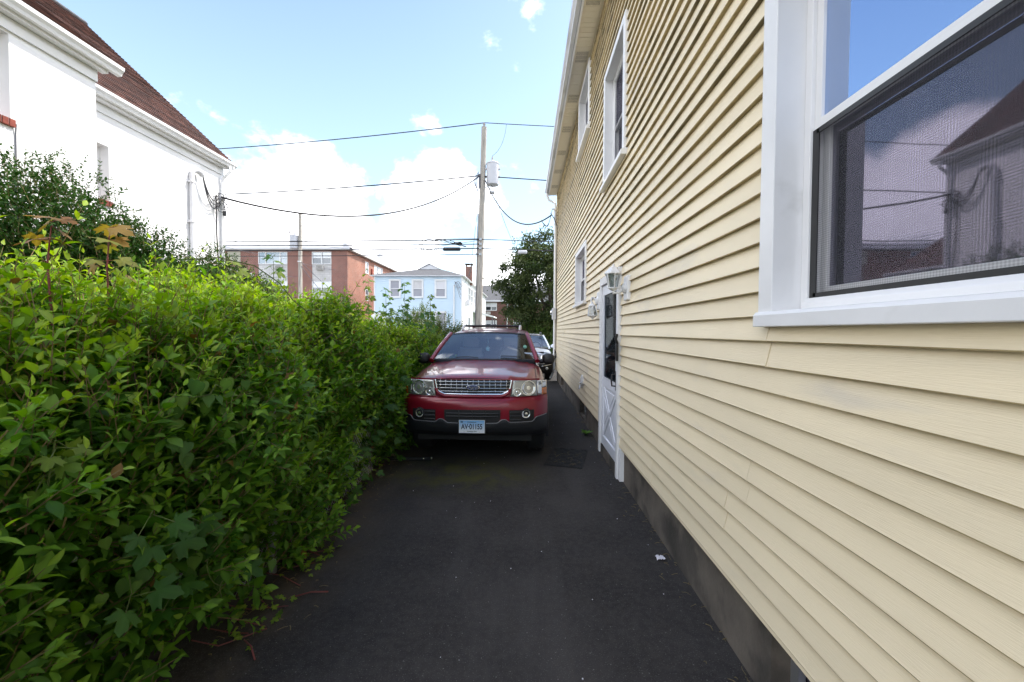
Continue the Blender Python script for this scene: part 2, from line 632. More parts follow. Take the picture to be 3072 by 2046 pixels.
class MB:
    def __init__(s):
        s.v, s.f, s.mi, s.mats = [], [], [], []
        s.cur = 0

    def use(s, mat):
        if mat not in s.mats:
            s.mats.append(mat)
        s.cur = s.mats.index(mat)
        return s

    def add(s, vs, fs):
        o = len(s.v)
        s.v.extend([tuple(p) for p in vs])
        for f in fs:
            s.f.append(tuple(i + o for i in f))
            s.mi.append(s.cur)
        return s

    def quad(s, a, b, c, d):
        return s.add([a, b, c, d], [(0, 1, 2, 3)])

    def box(s, x0, x1, y0, y1, z0, z1):
        x0, x1 = sorted((x0, x1)); y0, y1 = sorted((y0, y1)); z0, z1 = sorted((z0, z1))
        v = [(x0, y0, z0), (x1, y0, z0), (x1, y1, z0), (x0, y1, z0), (x0, y0, z1), (x1, y0, z1), (x1, y1, z1), (x0, y1, z1)]
        return s.add(v, [(0, 3, 2, 1), (4, 5, 6, 7), (0, 1, 5, 4), (1, 2, 6, 5), (2, 3, 7, 6), (3, 0, 4, 7)])

    def prism(s, poly, axis, a0, a1):
        """extrude a 2D polygon along an axis; poly in the other two axes in order"""
        def mk(p, a):
            if axis == 'x':
                return (a, p[0], p[1])
            if axis == 'y':
                return (p[0], a, p[1])
            return (p[0], p[1], a)
        n = len(poly)
        v = [mk(p, a0) for p in poly] + [mk(p, a1) for p in poly]
        f = [(i, (i + 1) % n, n + (i + 1) % n, n + i) for i in range(n)]
        f += [tuple(range(n))[::-1], tuple(range(n, 2 * n))]
        return s.add(v, f)

    def tube(s, path, r, seg=8, cap=True):
        path = [Vector(p) for p in path]
        n = len(path)
        rs = r if isinstance(r, (list, tuple)) else [r] * n
        up = Vector((0, 0, 1))
        rings = []
        prev = None
        for i, p in enumerate(path):
            t = (path[min(i + 1, n - 1)] - path[max(i - 1, 0)])
            t = t.normalized() if t.length > 1e-9 else Vector((0, 0, 1))
            if prev is None:
                a = up if abs(t.dot(up)) < .9 else Vector((1, 0, 0))
                u = t.cross(a).normalized()
            else:
                u = (prev - t * prev.dot(t)).normalized()
            prev = u
            w = t.cross(u)
            rings.append([p + (u * math.cos(2 * math.pi * k / seg) + w * math.sin(2 * math.pi * k / seg)) * rs[i] for k in range(seg)])
        v = [q for rr in rings for q in rr]
        f = []
        for i in range(n - 1):
            for k in range(seg):
                f.append((i * seg + k, i * seg + (k + 1) % seg, (i + 1) * seg + (k + 1) % seg, (i + 1) * seg + k))
        if cap:
            f.append(tuple(range(seg))[::-1])
            f.append(tuple((n - 1) * seg + k for k in range(seg)))
        return s.add(v, f)

    def lathe(s, prof, center, axis='z', seg=24, cap=True):
        """prof: list of (radius, height)"""
        c = Vector(center)
        v = []
        for r, h in prof:
            for k in range(seg):
                a = 2 * math.pi * k / seg
                ca, sa = math.cos(a) * r, math.sin(a) * r
                v.append(c + Vector({'z': (ca, sa, h), 'x': (h, ca, sa), 'y': (ca, h, sa)}[axis]))
        f = []
        for i in range(len(prof) - 1):
            for k in range(seg):
                f.append((i * seg + k, i * seg + (k + 1) % seg, (i + 1) * seg + (k + 1) % seg, (i + 1) * seg + k))
        if cap:
            f.append(tuple(range(seg))[::-1])
            f.append(tuple((len(prof) - 1) * seg + k for k in range(seg)))
        return s.add(v, f)

    def grid(s, fn, nu, nv):
        v = [fn(i / nu, j / nv) for i in range(nu + 1) for j in range(nv + 1)]
        f = [(i * (nv + 1) + j, i * (nv + 1) + j + 1, (i + 1) * (nv + 1) + j + 1, (i + 1) * (nv + 1) + j) for i in range(nu) for j in range(nv)]
        return s.add(v, f)

    def build(s, name, mat=None, parent=None, smooth=False, bevel=0.0, solid=0.0, sub=0):
        me = bpy.data.meshes.new(name)
        b = base_of(parent)
        me.from_pydata([(p[0] - b.x, p[1] - b.y, p[2] - b.z) for p in s.v], [], s.f)
        if s.mats:
            for m in s.mats:
                me.materials.append(MATS[m])
            me.polygons.foreach_set("material_index", s.mi)
        elif mat:
            me.materials.append(MATS[mat])
        if smooth:
            me.polygons.foreach_set("use_smooth", [True] * len(me.polygons))
            if smooth == 'auto':
                me.set_sharp_from_angle(angle=R(38))
        me.update()
        o = bpy.data.objects.new(name, me)
        COL.objects.link(o)
        if parent is not None:
            o.parent = parent
            BASE[o.name] = b
        if solid:
            md = o.modifiers.new("solid", 'SOLIDIFY')
            md.thickness = solid
            md.offset = 0
        if sub:
            md = o.modifiers.new("sub", 'SUBSURF')
            md.levels = md.render_levels = sub
        if bevel:
            md = o.modifiers.new("bevel", 'BEVEL')
            md.width = bevel
            md.segments = 2
            md.limit_method = 'ANGLE'
            md.angle_limit = R(40)
        return o


def wall_face(mb, axis, plane, a0, a1, z0, z1, openings, depth):
    """outer face of a wall with holes; depth (signed) gives the reveals. openings: (a0,a1,z0,z1)"""
    A = sorted({a0, a1, *[o[0] for o in openings], *[o[1] for o in openings]})
    Z = sorted({z0, z1, *[o[2] for o in openings], *[o[3] for o in openings]})
    A = [a for a in A if a0 <= a <= a1]
    Z = [z for z in Z if z0 <= z <= z1]

    def P(a, p, z):
        return (p, a, z) if axis == 'x' else (a, p, z)
    for i in range(len(A) - 1):
        for j in range(len(Z) - 1):
            am, zm = (A[i] + A[i + 1]) / 2, (Z[j] + Z[j + 1]) / 2
            if any(o[0] < am < o[1] and o[2] < zm < o[3] for o in openings):
                continue
            mb.quad(P(A[i], plane, Z[j]), P(A[i + 1], plane, Z[j]), P(A[i + 1], plane, Z[j + 1]), P(A[i], plane, Z[j + 1]))
    for o in openings:
        q = plane + depth
        c = [(o[0], o[2]), (o[1], o[2]), (o[1], o[3]), (o[0], o[3])]
        for k in range(4):
            (a, z), (b, y) = c[k], c[(k + 1) % 4]
            mb.quad(P(a, plane, z), P(b, plane, y), P(b, q, y), P(a, q, z))
    return mb


def text_mesh(body, size, shear=0.0, extrude=0.001, bold=0.0):
    cu = bpy.data.curves.new("lettering", 'FONT')
    cu.body = body
    cu.size = size
    cu.shear = shear
    cu.extrude = extrude
    cu.offset = bold
    cu.align_x = 'CENTER'
    cu.align_y = 'CENTER'
    ob = bpy.data.objects.new("lettering", cu)
    COL.objects.link(ob)
    dg = bpy.context.evaluated_depsgraph_get()
    me = bpy.data.meshes.new_from_object(ob.evaluated_get(dg))
    bpy.data.objects.remove(ob)
    bpy.data.curves.remove(cu)
    return me


def sag_path(a, b, sag, n=24):
    a, b = Vector(a), Vector(b)
    return [a.lerp(b, i / n) - Vector((0, 0, sag * 4 * (i / n) * (1 - i / n))) for i in range(n + 1)]

# ------------------------------------------------------------------ ground
mb = MB()
mb.quad((-900, -900, -.02), (900, -900, -.02), (900, 900, -.02), (-900, 900, -.02))
tag(mb.build("ground", 'soil'), kind='structure')
mb = MB()
mb.grid(lambda u, v: (-1.95 + u * 3.05, -6 + v * 18.0, 0.0), 1, 1)
mb.grid(lambda u, v: (-1.95 + u * 12.0, 12.0 + v * 7.0, 0.0), 1, 1)
tag(mb.build("driveway", 'asphalt'), kind='structure')
mb = MB()
mb.quad((-120, 20.5, -.008), (120, 20.5, -.008), (120, 29.0, -.008), (-120, 29.0, -.008))
tag(mb.build("street", 'street'), kind='structure')
for nm, y0, y1 in (("pavement", 19.05, 20.4), ("pavement", 29.1, 30.6)):
    mb = MB()
    mb.box(-120, 120, y0, y1, -.02, .11)
    tag(mb.build(nm, 'pale_paint', bevel=.02), kind='structure')
mb = MB()
mb.quad((-120, 30.6, -.004), (120, 30.6, -.004), (120, 120, -.004), (-120, 120, -.004))
tag(mb.build("lawn", 'lawn'), kind='structure')

# ------------------------------------------------------------------ cream clapboard house on the right
XW = 1.05                                   # outermost siding plane
EX, YN, YF = .1106, -3.2, 13.40             # exposure of a course, near and far ends
Z0 = .395
house = root("clapboard_house", (4.0, 5.0, 0), "two storey house with cream clapboard siding along the driveway", "house")
# openings (outer casing rectangles): y0,y1,z0,z1
WIN_NEAR = (.60, 1.805, 1.680, 3.30)
WIN_A = (4.30, 5.44, 3.53, 5.04)
WIN_B = (6.74, 8.02, 5.03, 6.20)
WIN_C = (6.92, 8.33, 2.14, 3.235)
DOOR = (4.43, 5.54, 0.0, 2.37)
OPEN = [WIN_NEAR, WIN_A, WIN_B, WIN_C, DOOR]
BASEMENT = [(1.05, 1.755, .06, .372), (7.05, 7.85, .06, .34), (11.1, 11.9, .06, .34)]
EAVE = 6.265

mb = MB()
wall_face(mb, 'x', XW + .032, YN, YF, Z0 - .02, EAVE + .3, [(a + .03, b - .03, c + .03 if c > 0 else Z0 - .02, d - .03) for a, b, c, d in OPEN], .14)
mb.quad((XW + .032, YF, 0), (9, YF, 0), (9, YF, EAVE + .3), (XW + .032, YF, EAVE + .3))
mb.quad((XW + .032, YN, 0), (9, YN, 0), (9, YN, EAVE + .3), (XW + .032, YN, EAVE + .3))
mb.quad((9, YN, 0), (9, YF, 0), (9, YF, EAVE + .3), (9, YN, EAVE + .3))
wall = mb.build("wall", 'white_siding', house)
mb = MB()
mb.box(XW + .9, XW + .92, YN + .1, YF - .1, .5, EAVE)
mb.box(XW + .2, XW + .9, YN + .1, YF - .1, 3.30, 3.36)
mb.build("interior", 'dark_interior', house)

# one clapboard piece: unit length along y, shared data, scaled to length
def board_mesh(tilt):
    prof = [(.030, .001), (.002, .0), (0.0, .004), (.0005 + tilt, .010), (.027, EX + .012)]
    v, f = [], []
    for y in (0, 1):
        v += [(x, y, z) for x, z in prof]
    n = len(prof)
    for i in range(n - 1):
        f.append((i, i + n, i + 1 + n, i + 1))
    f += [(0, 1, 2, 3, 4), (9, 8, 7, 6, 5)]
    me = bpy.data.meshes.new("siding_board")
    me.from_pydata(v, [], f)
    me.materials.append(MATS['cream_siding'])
    me.materials.append(MATS['lap_grime_shade'])
    me.materials.append(MATS['lap_edge_shade'])
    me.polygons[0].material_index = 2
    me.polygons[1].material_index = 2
    me.update()
    return me


boards = [board_mesh(t) for t in (0, .0008, .0015)]
boards_grime_shade = []
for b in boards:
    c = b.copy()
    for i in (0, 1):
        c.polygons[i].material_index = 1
    boards_grime_shade.append(c)
ncourse = int((EAVE - Z0) / EX) + 1
seam_rng = random.Random(4)
pair_off = [seam_rng.uniform(0, 4.4) for _ in range(ncourse // 2 + 2)]
pair_off[0], pair_off[1], pair_off[2] = 3.30, 1.90 + .2, 1.90
nb = 0
for k in range(ncourse):
    z0, z1 = Z0 + k * EX, Z0 + (k + 1) * EX
    if z1 > EAVE + .04:
        break
    segs = [(YN, YF)]
    for (a, b, c, d) in OPEN:
        if z0 < d - .078 and z1 > c + .10:
            ns = []
            for s0, s1 in segs:
                if b <= s0 or a >= s1:
                    ns.append((s0, s1))
                else:
                    if a > s0:
                        ns.append((s0, a))
                    if b < s1:
                        ns.append((b, s1))
            segs = ns
    L = 4.4
    off = pair_off[k // 2]
    if k >= 46:
        L, off = 8.8, off
    seams = [off + L * i for i in range(-3, 6)]
    pieces = []
    for s0, s1 in segs:
        cuts = [s0] + [c for c in seams if s0 + .15 < c < s1 - .15] + [s1]
        pieces += [(cuts[i], cuts[i + 1], i) for i in range(len(cuts) - 1)]
    for p0, p1, i in pieces:
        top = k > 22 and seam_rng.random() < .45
        me = (boards_grime_shade if top else boards)[seam_rng.randrange(3)]
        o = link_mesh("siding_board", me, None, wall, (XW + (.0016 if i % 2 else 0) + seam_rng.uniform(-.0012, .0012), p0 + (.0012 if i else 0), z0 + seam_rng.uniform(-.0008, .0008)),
                      scale=(1, p1 - p0 - .0024, 1))
        o.rotation_euler = (seam_rng.uniform(-.0004, .0004), 0, 0)
        nb += 1
print("siding boards", nb)

# foundation with basement windows
mb = MB()
wall_face(mb, 'x', XW + .045, YN, YF, -.05, Z0 + .02, BASEMENT, .16)
fnd = mb.build("foundation", 'concrete', house)
for a, b, c, d in BASEMENT:
    mb = MB()
    x = XW + .13
    mb.box(x, x + .03, a, a + .05, c, d); mb.box(x, x + .03, b - .05, b, c, d)
    mb.box(x, x + .03, a + .05, b - .05, c, c + .05); mb.box(x, x + .03, (a + b) / 2 - .02, (a + b) / 2 + .02, c + .05, d)
    w = mb.build("basement_window", 'grey_metal', house)
    mb = MB()
    mb.box(x + .034, x + .04, a, b, c, d)
    mb.build("pane", 'house_glass', w)
# starter trim under the first course, corner post
mb = MB()
for s0, s1 in ((YN, DOOR[0] - .01), (DOOR[1] + .01, YF)):
    mb.box(XW + .006, XW + .03, s0, s1, Z0 - .022, Z0 + .002)
mb.build("starter_strip", 'cream_siding', house)
mb = MB()
mb.box(XW - .012, XW + .08, YF - .03, YF + .06, Z0 - .02, EAVE)
mb.build("corner_post", 'cream_siding', house)


def make_window(rect, casing=.085, reveal=.105, sillproj=.04, sillover=.03, double=True, screen_full=False, lower_glass='house_glass', upper_glass='house_glass', curtain=False):
    y0, y1, z0, z1 = rect
    xo = XW - .016                       # casing face
    xi = XW + reveal                     # plane of the vinyl frame
    mb = MB()
    # casing boards, mitred by butting
    mb.box(xo, xi, y0, y0 + casing, z0 + .055, z1)
    mb.box(xo, xi, y1 - casing, y1, z0 + .055, z1)
    mb.box(xo, xi, y0 + casing, y1 - casing, z1 - casing, z1)
    w = mb.build("window", 'white_trim', house, bevel=.004)
    mb = MB()
    mb.prism([(xi, z0 - .004), (xo - sillproj, z0 - .004), (xo - sillproj, z0 + .046), (xo - .012, z0 + .060), (xi, z0 + .074)], 'y', y0 - sillover, y1 + sillover)
    mb.build("sill", 'white_trim', w, bevel=.004)
    a0, a1, b0, b1 = y0 + casing, y1 - casing, z0 + .062, z1 - casing
    fr = .038
    mb = MB()
    xf = xi - .012
    mb.box(xf, xi + .08, a0, a0 + fr, b0, b1); mb.box(xf, xi + .08, a1 - fr, a1, b0, b1)
    mb.box(xf, xi + .08, a0 + fr, a1 - fr, b1 - fr, b1)
    mb.prism([(xf - .02, b0), (xf - .02, b0 + .03), (xf, b0 + .05), (xi + .08, b0 + .055), (xi + .08, b0)], 'y', a0 + fr, a1 - fr)
    mb.build("frame", 'white_vinyl', w, bevel=.003)
    a0 += fr; a1 -= fr; b0 += .05; b1 -= fr
    zm = (b0 + b1) / 2 + .01
    st = .034

    def sash(x, lo, hi, glass, bottom, topr):
        m = MB()
        m.box(x, x + .03, a0, a0 + st, lo, hi); m.box(x, x + .03, a1 - st, a1, lo, hi)
        m.box(x, x + .03, a0 + st, a1 - st, lo, lo + bottom); m.box(x, x + .03, a0 + st, a1 - st, hi - topr, hi)
        s = m.build("sash", 'white_vinyl', w, bevel=.002)
        m = MB()
        m.box(x + .013, x + .019, a0 + st, a1 - st, lo + bottom, hi - topr)
        m.build("glass_pane", glass, w)
        return s
    sash(xi + .004, zm - .02, b1, upper_glass, .036, .03)
    sash(xi + .040, b0, zm + .02, lower_glass, .045, .036)
    # insect screen in a thin dark frame over the lower half
    lo, hi = b0, (b1 if screen_full else zm - .022)
    xs = xi - .002
    m = MB()
    m.box(xs, xs + .005, a0, a0 + .02, lo, hi); m.box(xs, xs + .005, a1 - .034, a1, lo, hi)
    m.box(xs, xs + .005, a0 + .02, a1 - .02, lo, lo + .02); m.box(xs, xs + .005, a0 + .02, a1 - .02, hi - .02, hi)
    m.build("screen_frame", 'black_plastic' if not screen_full else 'white_vinyl', w)
    m = MB()
    m.quad((xs + .003, a0 + .02, lo + .02), (xs + .003, a1 - .02, lo + .02), (xs + .003, a1 - .02, hi - .02), (xs + .003, a0 + .02, hi - .02))
    m.build("insect_screen", 'insect_screen', w)
    if curtain:
        m = MB()
        m.grid(lambda u, v: (xi + .16 + .012 * math.sin(v * 70), a0 + (a1 - a0) * v, b0 + (b1 - b0) * u), 1, 80)
        m.build("curtain", 'curtain', w, smooth=True)
    return w


def screen_material():
    m = bpy.data.materials.new('insect_screen')
    m.use_nodes = True
    n, l = m.node_tree.nodes, m.node_tree.links
    n.remove(n["Principled BSDF"])
    d = n.new("ShaderNodeBsdfDiffuse")
    d.inputs[0].default_value = (.10, .10, .115, 1)
    t = n.new("ShaderNodeBsdfTransparent")
    x = n.new("ShaderNodeMixShader")
    geo = n.new("ShaderNodeNewGeometry")
    nt = n.new("ShaderNodeTexNoise")
    nt.inputs["Scale"].default_value = 2.0
    mpn = n.new("ShaderNodeMapping")
    mpn.inputs["Scale"].default_value = (1, 1, .3)
    l.new(geo.outputs["Position"], mpn.inputs[0])
    l.new(mpn.outputs[0], nt.inputs[0])
    r = n.new("ShaderNodeMapRange")
    r.inputs[3].default_value, r.inputs[4].default_value = .74, .60
    l.new(nt.outputs["Fac"], r.inputs[0])
    sp = n.new("ShaderNodeSeparateXYZ")
    l.new(geo.outputs["Position"], sp.inputs[0])
    prev = None
    for ax in ("Y", "Z"):           # the woven threads, seen as a fine grid
        w1 = n.new("ShaderNodeMath")
        w1.operation = 'MULTIPLY'
        l.new(sp.outputs[ax], w1.inputs[0])
        w1.inputs[1].default_value = 2 * math.pi / .0085
        w2 = n.new("ShaderNodeMath")
        w2.operation = 'SINE'
        l.new(w1.outputs[0], w2.inputs[0])
        w3 = n.new("ShaderNodeMath")
        w3.operation = 'MULTIPLY_ADD'
        l.new(w2.outputs[0], w3.inputs[0])
        w3.inputs[1].default_value = .09
        l.new(prev if prev else r.outputs[0], w3.inputs[2])
        prev = w3.outputs[0]
    l.new(prev, x.inputs[0])
    l.new(d.outputs[0], x.inputs[1])
    l.new(t.outputs[0], x.inputs[2])
    l.new(x.outputs[0], n["Material Output"].inputs["Surface"])
    MATS['insect_screen'] = m


screen_material()
make_window(WIN_NEAR, casing=.095, reveal=.115, sillproj=.022, sillover=.0, upper_glass='house_glass_blue', lower_glass='house_glass')
make_window(WIN_A, screen_full=True, curtain=True)
make_window(WIN_B, screen_full=True)
make_window(WIN_C)

# storm door with crossbuck panel
y0, y1, z0, z1 = DOOR
mb = MB()
xo = XW - .02
mb.box(xo, XW + .12, y0, y0 + .075, 0.01, z1); mb.box(xo, XW + .12, y1 - .085, y1, 0.01, z1)
mb.box(xo, XW + .12, y0 + .075, y1 - .085, z1 - .10, z1)
door = mb.build("door", 'white_trim', house, bevel=.004)
mb = MB()
mb.box(XW - .002, XW + .05, y0 - .075, y0 - .003, 0.01, Z0 - .03)
mb.build("door_trim_foot", 'white_trim', door, bevel=.003)
mb = MB()
mb.box(XW + .0, XW + .2, y0 + .075, y1 - .085, -.01, .13)
mb.build("threshold", 'concrete', door)
la, lb, lz0, lz1 = y0 + .085, y1 - .095, .14, z1 - .11
xl = XW + .004
gz0, gz1 = 1.05, lz1 - .12
mb = MB()
mb.box(xl, xl + .04, la, la + .10, lz0, lz1); mb.box(xl, xl + .04, lb - .10, lb, lz0, lz1)
mb.box(xl, xl + .04, la + .10, lb - .10, lz1 - .12, lz1); mb.box(xl, xl + .04, la + .10, lb - .10, .93, 1.05)
mb.box(xl, xl + .04, la + .10, lb - .10, lz0, lz0 + .13)
mb.build("leaf_frame", 'door_white', door, bevel=.006)
mb = MB()
mb.box(xl + .016, xl + .03, la + .10, lb - .10, lz0 + .13, .93)
mb.build("panel", 'door_white', door)
pa, pb, pz0, pz1 = la + .105, lb - .105, lz0 + .135, .925
mb = MB()
ym, zm = (pa + pb) / 2, (pz0 + pz1) / 2
for sgn in (1, -1):                       # the X of the crossbuck, raised, with triangular fields between
    a, b = (pa, pz0 if sgn > 0 else pz1), (pb, pz1 if sgn > 0 else pz0)
    d = Vector((b[0] - a[0], b[1] - a[1])).normalized()
    nn = Vector((-d.y, d.x)) * .028
    poly = [(a[0] + nn.x, a[1] + nn.y), (a[0] - nn.x, a[1] - nn.y), (b[0] - nn.x, b[1] - nn.y), (b[0] + nn.x, b[1] + nn.y)]
    mb.prism(poly, 'x', xl + .003 + (.002 if sgn > 0 else 0), xl + .016)
mb.build("crossbuck", 'door_white', door, bevel=.004)
for tri in ([(pa + .10, pz0 + .03), (pb - .10, pz0 + .03), (ym, zm - .09)], [(pa + .10, pz1 - .03), (pb - .10, pz1 - .03), (ym, zm + .09)],
            [(pa + .03, pz0 + .14), (pa + .03, pz1 - .14), (ym - .07, zm)], [(pb - .03, pz0 + .14), (pb - .03, pz1 - .14), (ym + .07, zm)]):
    mb = MB()
    mb.prism(tri, 'x', xl + .008, xl + .016)
    mb.build("raised_field", 'door_white', door, bevel=.005)
mb = MB()
mb.box(xl + .012, xl + .018, la + .10, lb - .10, gz0, gz1)
mb.build("glass_pane", 'door_glass', door)
mb = MB()
for z in (gz0 - .004, gz1 - .012):
    mb.box(xl - .004, xl, la + .09, lb - .09, z, z + .016)
mb.box(xl - .004, xl, la + .09, la + .104, gz0, gz1); mb.box(xl - .004, xl, lb - .104, lb - .09, gz0, gz1)
mb.build("glazing_bead", 'door_white', door)
mb = MB()
mb.box(xl + .06, xl + .10, la, lb, lz0, lz1)
mb.build("inner_door", 'dark_interior', door)
mb = MB()
hy = la + .05
mb.box(xl - .012, xl, hy - .018, hy + .018, .98, 1.20)
mb.tube([(xl - .01, hy, 1.17), (xl - .055, hy, 1.165), (xl - .062, hy, 1.10), (xl - .055, hy, 1.035), (xl - .01, hy, 1.03)], .009, 8)
mb.build("handle", 'black_plastic', door, smooth='auto')
for z in (.35, .62, 1.2, 1.45, 1.75, 2.05):
    mb = MB()
    mb.lathe([(.006, 0), (.006, -.003), (.002, -.005)], (xo, y1 - .04, z), 'x', 8)
    mb.build("screw", 'grey_metal', door)

# eave: soffit panels, fascia, gutter, roof
sof = MB()
sof.box(.80, XW + .03, YN - .3, YF + .3, EAVE + .012, EAVE + .03)
soffit = sof.build("soffit", 'soffit_tan', house)
me_plain, me_vent = None, None
for vent in (False, True):
    m = MB()
    m.use('soffit_tan')
    m.box(0, .25, .004, .296, -.004, 0)
    for q in (.1, .2):
        m.box(0, .25, q - .004, q + .004, -.008, -.004)
    if vent:
        m.use('vent_dark')
        for q in range(12):
            m.box(.03 + q * .0165, .03 + q * .0165 + .006, .02, .28, -.0052, -.0042)
    ob = m.build("soffit_panel", None, soffit)
    if vent:
        me_vent = ob.data
    else:
        me_plain = ob.data
    bpy.data.objects.remove(ob)
for me in (me_plain, me_vent):     # bake the base offset back out of the shared data
    me.transform(Matrix.Translation(base_of(soffit)))
i = 0
y = YN
while y < YF:
    link_mesh("soffit_panel", me_vent if i % 4 == 1 else me_plain, None, soffit, (.805, y, EAVE + .011))
    y += .30
    i += 1
mb = MB()
mb.box(.775, .798, YN - .3, YF + .3, EAVE - .02, EAVE + .19)
mb.build("fascia", 'white_trim', house)
gp = [(.772, EAVE + .16), (.772, EAVE + .035), (.70, EAVE + .03), (.695, EAVE + .07), (.66, EAVE + .11), (.655, EAVE + .165), (.668, EAVE + .165), (.668, EAVE + .15), (.76, EAVE + .15)]
mb = MB()
mb.prism(gp, 'y', YN - .3, YF + .32)
gut = mb.build("gutter", 'gutter_alu', house, bevel=.003)
mb = MB()
mb.prism([(.69, EAVE + .19), (5.2, EAVE + 2.6), (9.4, EAVE + .19), (9.4, EAVE + .23), (5.2, EAVE + 2.66), (.69, EAVE + .23)], 'y', YN - .35, YF + .35)
mb.build("roof", 'shingle_grey', house)
# downspout at the far corner, with its kicked-out foot
mb = MB()
dp = [(.72, YF + .12, EAVE + .04), (.72, YF + .12, EAVE - .06), (.78, YF + .10, EAVE - .20), (.98, YF + .05, EAVE - .33), (1.00, YF + .04, EAVE - .48), (1.00, YF + .04, .55),
      (.99, YF + .02, .42), (.93, YF - .06, .22), (.86, YF - .16, .10)]
mb.tube(dp, .042, 4)
mb.build("downspout", 'white_trim', house, bevel=.006)

# ------------------------------------------------------------------ things fixed to the cream house
def lantern(name, yl, zl, x, hang, label):
    t = root(name, (XW, yl, zl), label, "lamp", "lanterns beside the side door")
    b = MB()
    b.box(XW - .022, XW + .02, yl - .075, yl + .075, zl - .125, zl + .125)
    b.build("mount_block", 'white_vinyl', t, bevel=.01)
    b = MB()
    b.lathe([(.055, 0), (.055, -.012), (.035, -.03), (.018, -.035)], (XW - .022, yl, zl), 'x', 20)
    b.build("wall_plate", 'white_trim', t, smooth='auto')
    s = -1 if hang else 1
    cz = zl + (.03 if not hang else -.02)
    b = MB()
    if not hang:
        b.tube([(XW - .05, yl, zl - .02), (XW - .09, yl, zl - .045), (x, yl, zl - .05), (x, yl, zl - .02)], .013, 8)
        zb = zl - .02
        prof = [(.028, zb), (.05, zb + .02)]
        body0, body1, cap = zb + .02, zb + .165, zb + .255
        r0, r1 = .048, .078
    else:
        b.tube([(XW - .05, yl, zl + .0), (XW - .08, yl, zl + .045), (x + .01, yl, zl + .05), (x - .01, yl + .01, zl - .01)], .013, 8)
        body0, body1, cap = zl - .21, zl - .075, zl - .01
        r0, r1 = .072, .044
    b.build("arm", 'white_trim', t, smooth='auto')
    tilt = .12 if hang else 0

    def P(r, k, z, n=6):
        a = 2 * math.pi * (k + .5) / n
        return (x + r * math.cos(a) + tilt * (zl - z) * .6, yl + r * math.sin(a), z)
    # glass body of six panes with ribs
    g = MB()
    for k in range(6):
        g.quad(P(r0, k, body0), P(r0, k + 1, body0), P(r1, k + 1, body1), P(r1, k, body1))
    g.build("lantern_glass", 'lantern_glass', t)
    c = MB()
    for k in range(6):
        c.tube([P(r0 + .002, k, body0), P(r1 + .002, k, body1)], .005, 6)
    for r, z in ((r0 + .004, body0), (r1 + .004, body1)):
        c.tube([P(r, k, z) for k in range(7)], .006, 6)
    c.build("cage", 'white_trim', t)
    c = MB()
    cx = lambda z: x + tilt * (zl - z) * .6
    if not hang:
        c.lathe([(.095, 0), (.09, .012), (.05, .05), (.045, .065), (.016, .075), (.012, .09), (.004, .105)], (cx(body1), yl, body1), 'z', 6)
        c.lathe([(.004, -.06), (.014, -.045), (.012, -.03), (.04, -.012), (.052, 0)], (cx(body0), yl, body0), 'z', 12)
    else:
        c.lathe([(.05, 0), (.045, .015), (.02, .03), (.016, .06)], (cx(body1), yl, body1), 'z', 12)
        c.lathe([(.006, -.055), (.014, -.04), (.05, -.014), (.082, 0)], (cx(body0), yl, body0), 'z', 6)
    c.build("cap", 'white_trim', t)
    c = MB()
    zc = (body0 + body1) / 2
    c.lathe([(.014, -.05), (.016, -.02), (.012, -.015), (.026, .0), (.03, .02), (.02, .045), (.004, .055)], (cx(zc), yl, zc), 'z', 12)
    c.build("bulb", 'white_paint', t, smooth=True)
    return t


glass_mat('lantern_glass', (.25, .27, .27), .12, (1, 1, 1), .08, see=.72)
lantern("wall_lantern", 4.13, 2.10, .905, False, "white lantern standing upright on its arm on the near side of the door")
lantern("wall_lantern", 5.68, 2.09, .945, True, "white lantern hanging head down on the far side of the door")

t = root("doorbell", (XW, 4.38, 1.35), "white doorbell and black latch box on the near door jamb", "doorbell")
mb = MB()
mb.box(XW - .035, XW - .02, 4.440, 4.48, 1.30, 1.43)
mb.build("button_plate", 'white_vinyl', t, bevel=.004)
mb = MB()
mb.lathe([(.010, 0), (.010, -.004), (.006, -.006)], (XW - .035, 4.46, 1.34), 'x', 12)
mb.build("button", 'conduit_grey', t)
mb = MB()
mb.box(XW - .05, XW - .0205, 4.39, 4.425, 1.33, 1.52)
mb.build("latch_box", 'black_plastic', t, bevel=.008)
mb = MB()
mb.tube([(XW - .03, 4.41, 1.52), (XW - .05, 4.40, 1.57), (XW - .04, 4.395, 1.63)], .016, 6)
mb.build("hook", 'black_plastic', t, smooth='auto')

t = root("hose_tap", (XW, 7.0, .75), "grey outdoor hose tap with mount plate low on the cream siding", "tap")
mb = MB()
mb.box(XW - .02, XW + .02, 7.16, 7.27, .68, .87)
mb.build("mount_plate", 'white_trim', t, bevel=.008)
mb = MB()
mb.tube([(XW, 7.05, .72), (XW - .05, 7.02, .72), (XW - .075, 6.99, .70), (XW - .085, 6.97, .65)], .018, 10)
mb.build("spout", 'grey_metal', t, smooth='auto')
mb = MB()
mb.lathe([(.03, 0), (.034, -.006), (.03, -.012), (.008, -.014), (.008, -.04)], (XW - .06, 7.02, .76), 'z', 12)
mb.build("handwheel", 'grey_metal', t, smooth='auto')
mb = MB()
mb.tube([(XW - .01, 7.2, .86), (XW - .03, 7.2, .80), (XW - .03, 7.19, .72), (XW - .02, 7.1, .66), (XW - .03, 7.05, .69)], .012, 8)
mb.build("hose_stub", 'conduit_grey', t, smooth='auto')

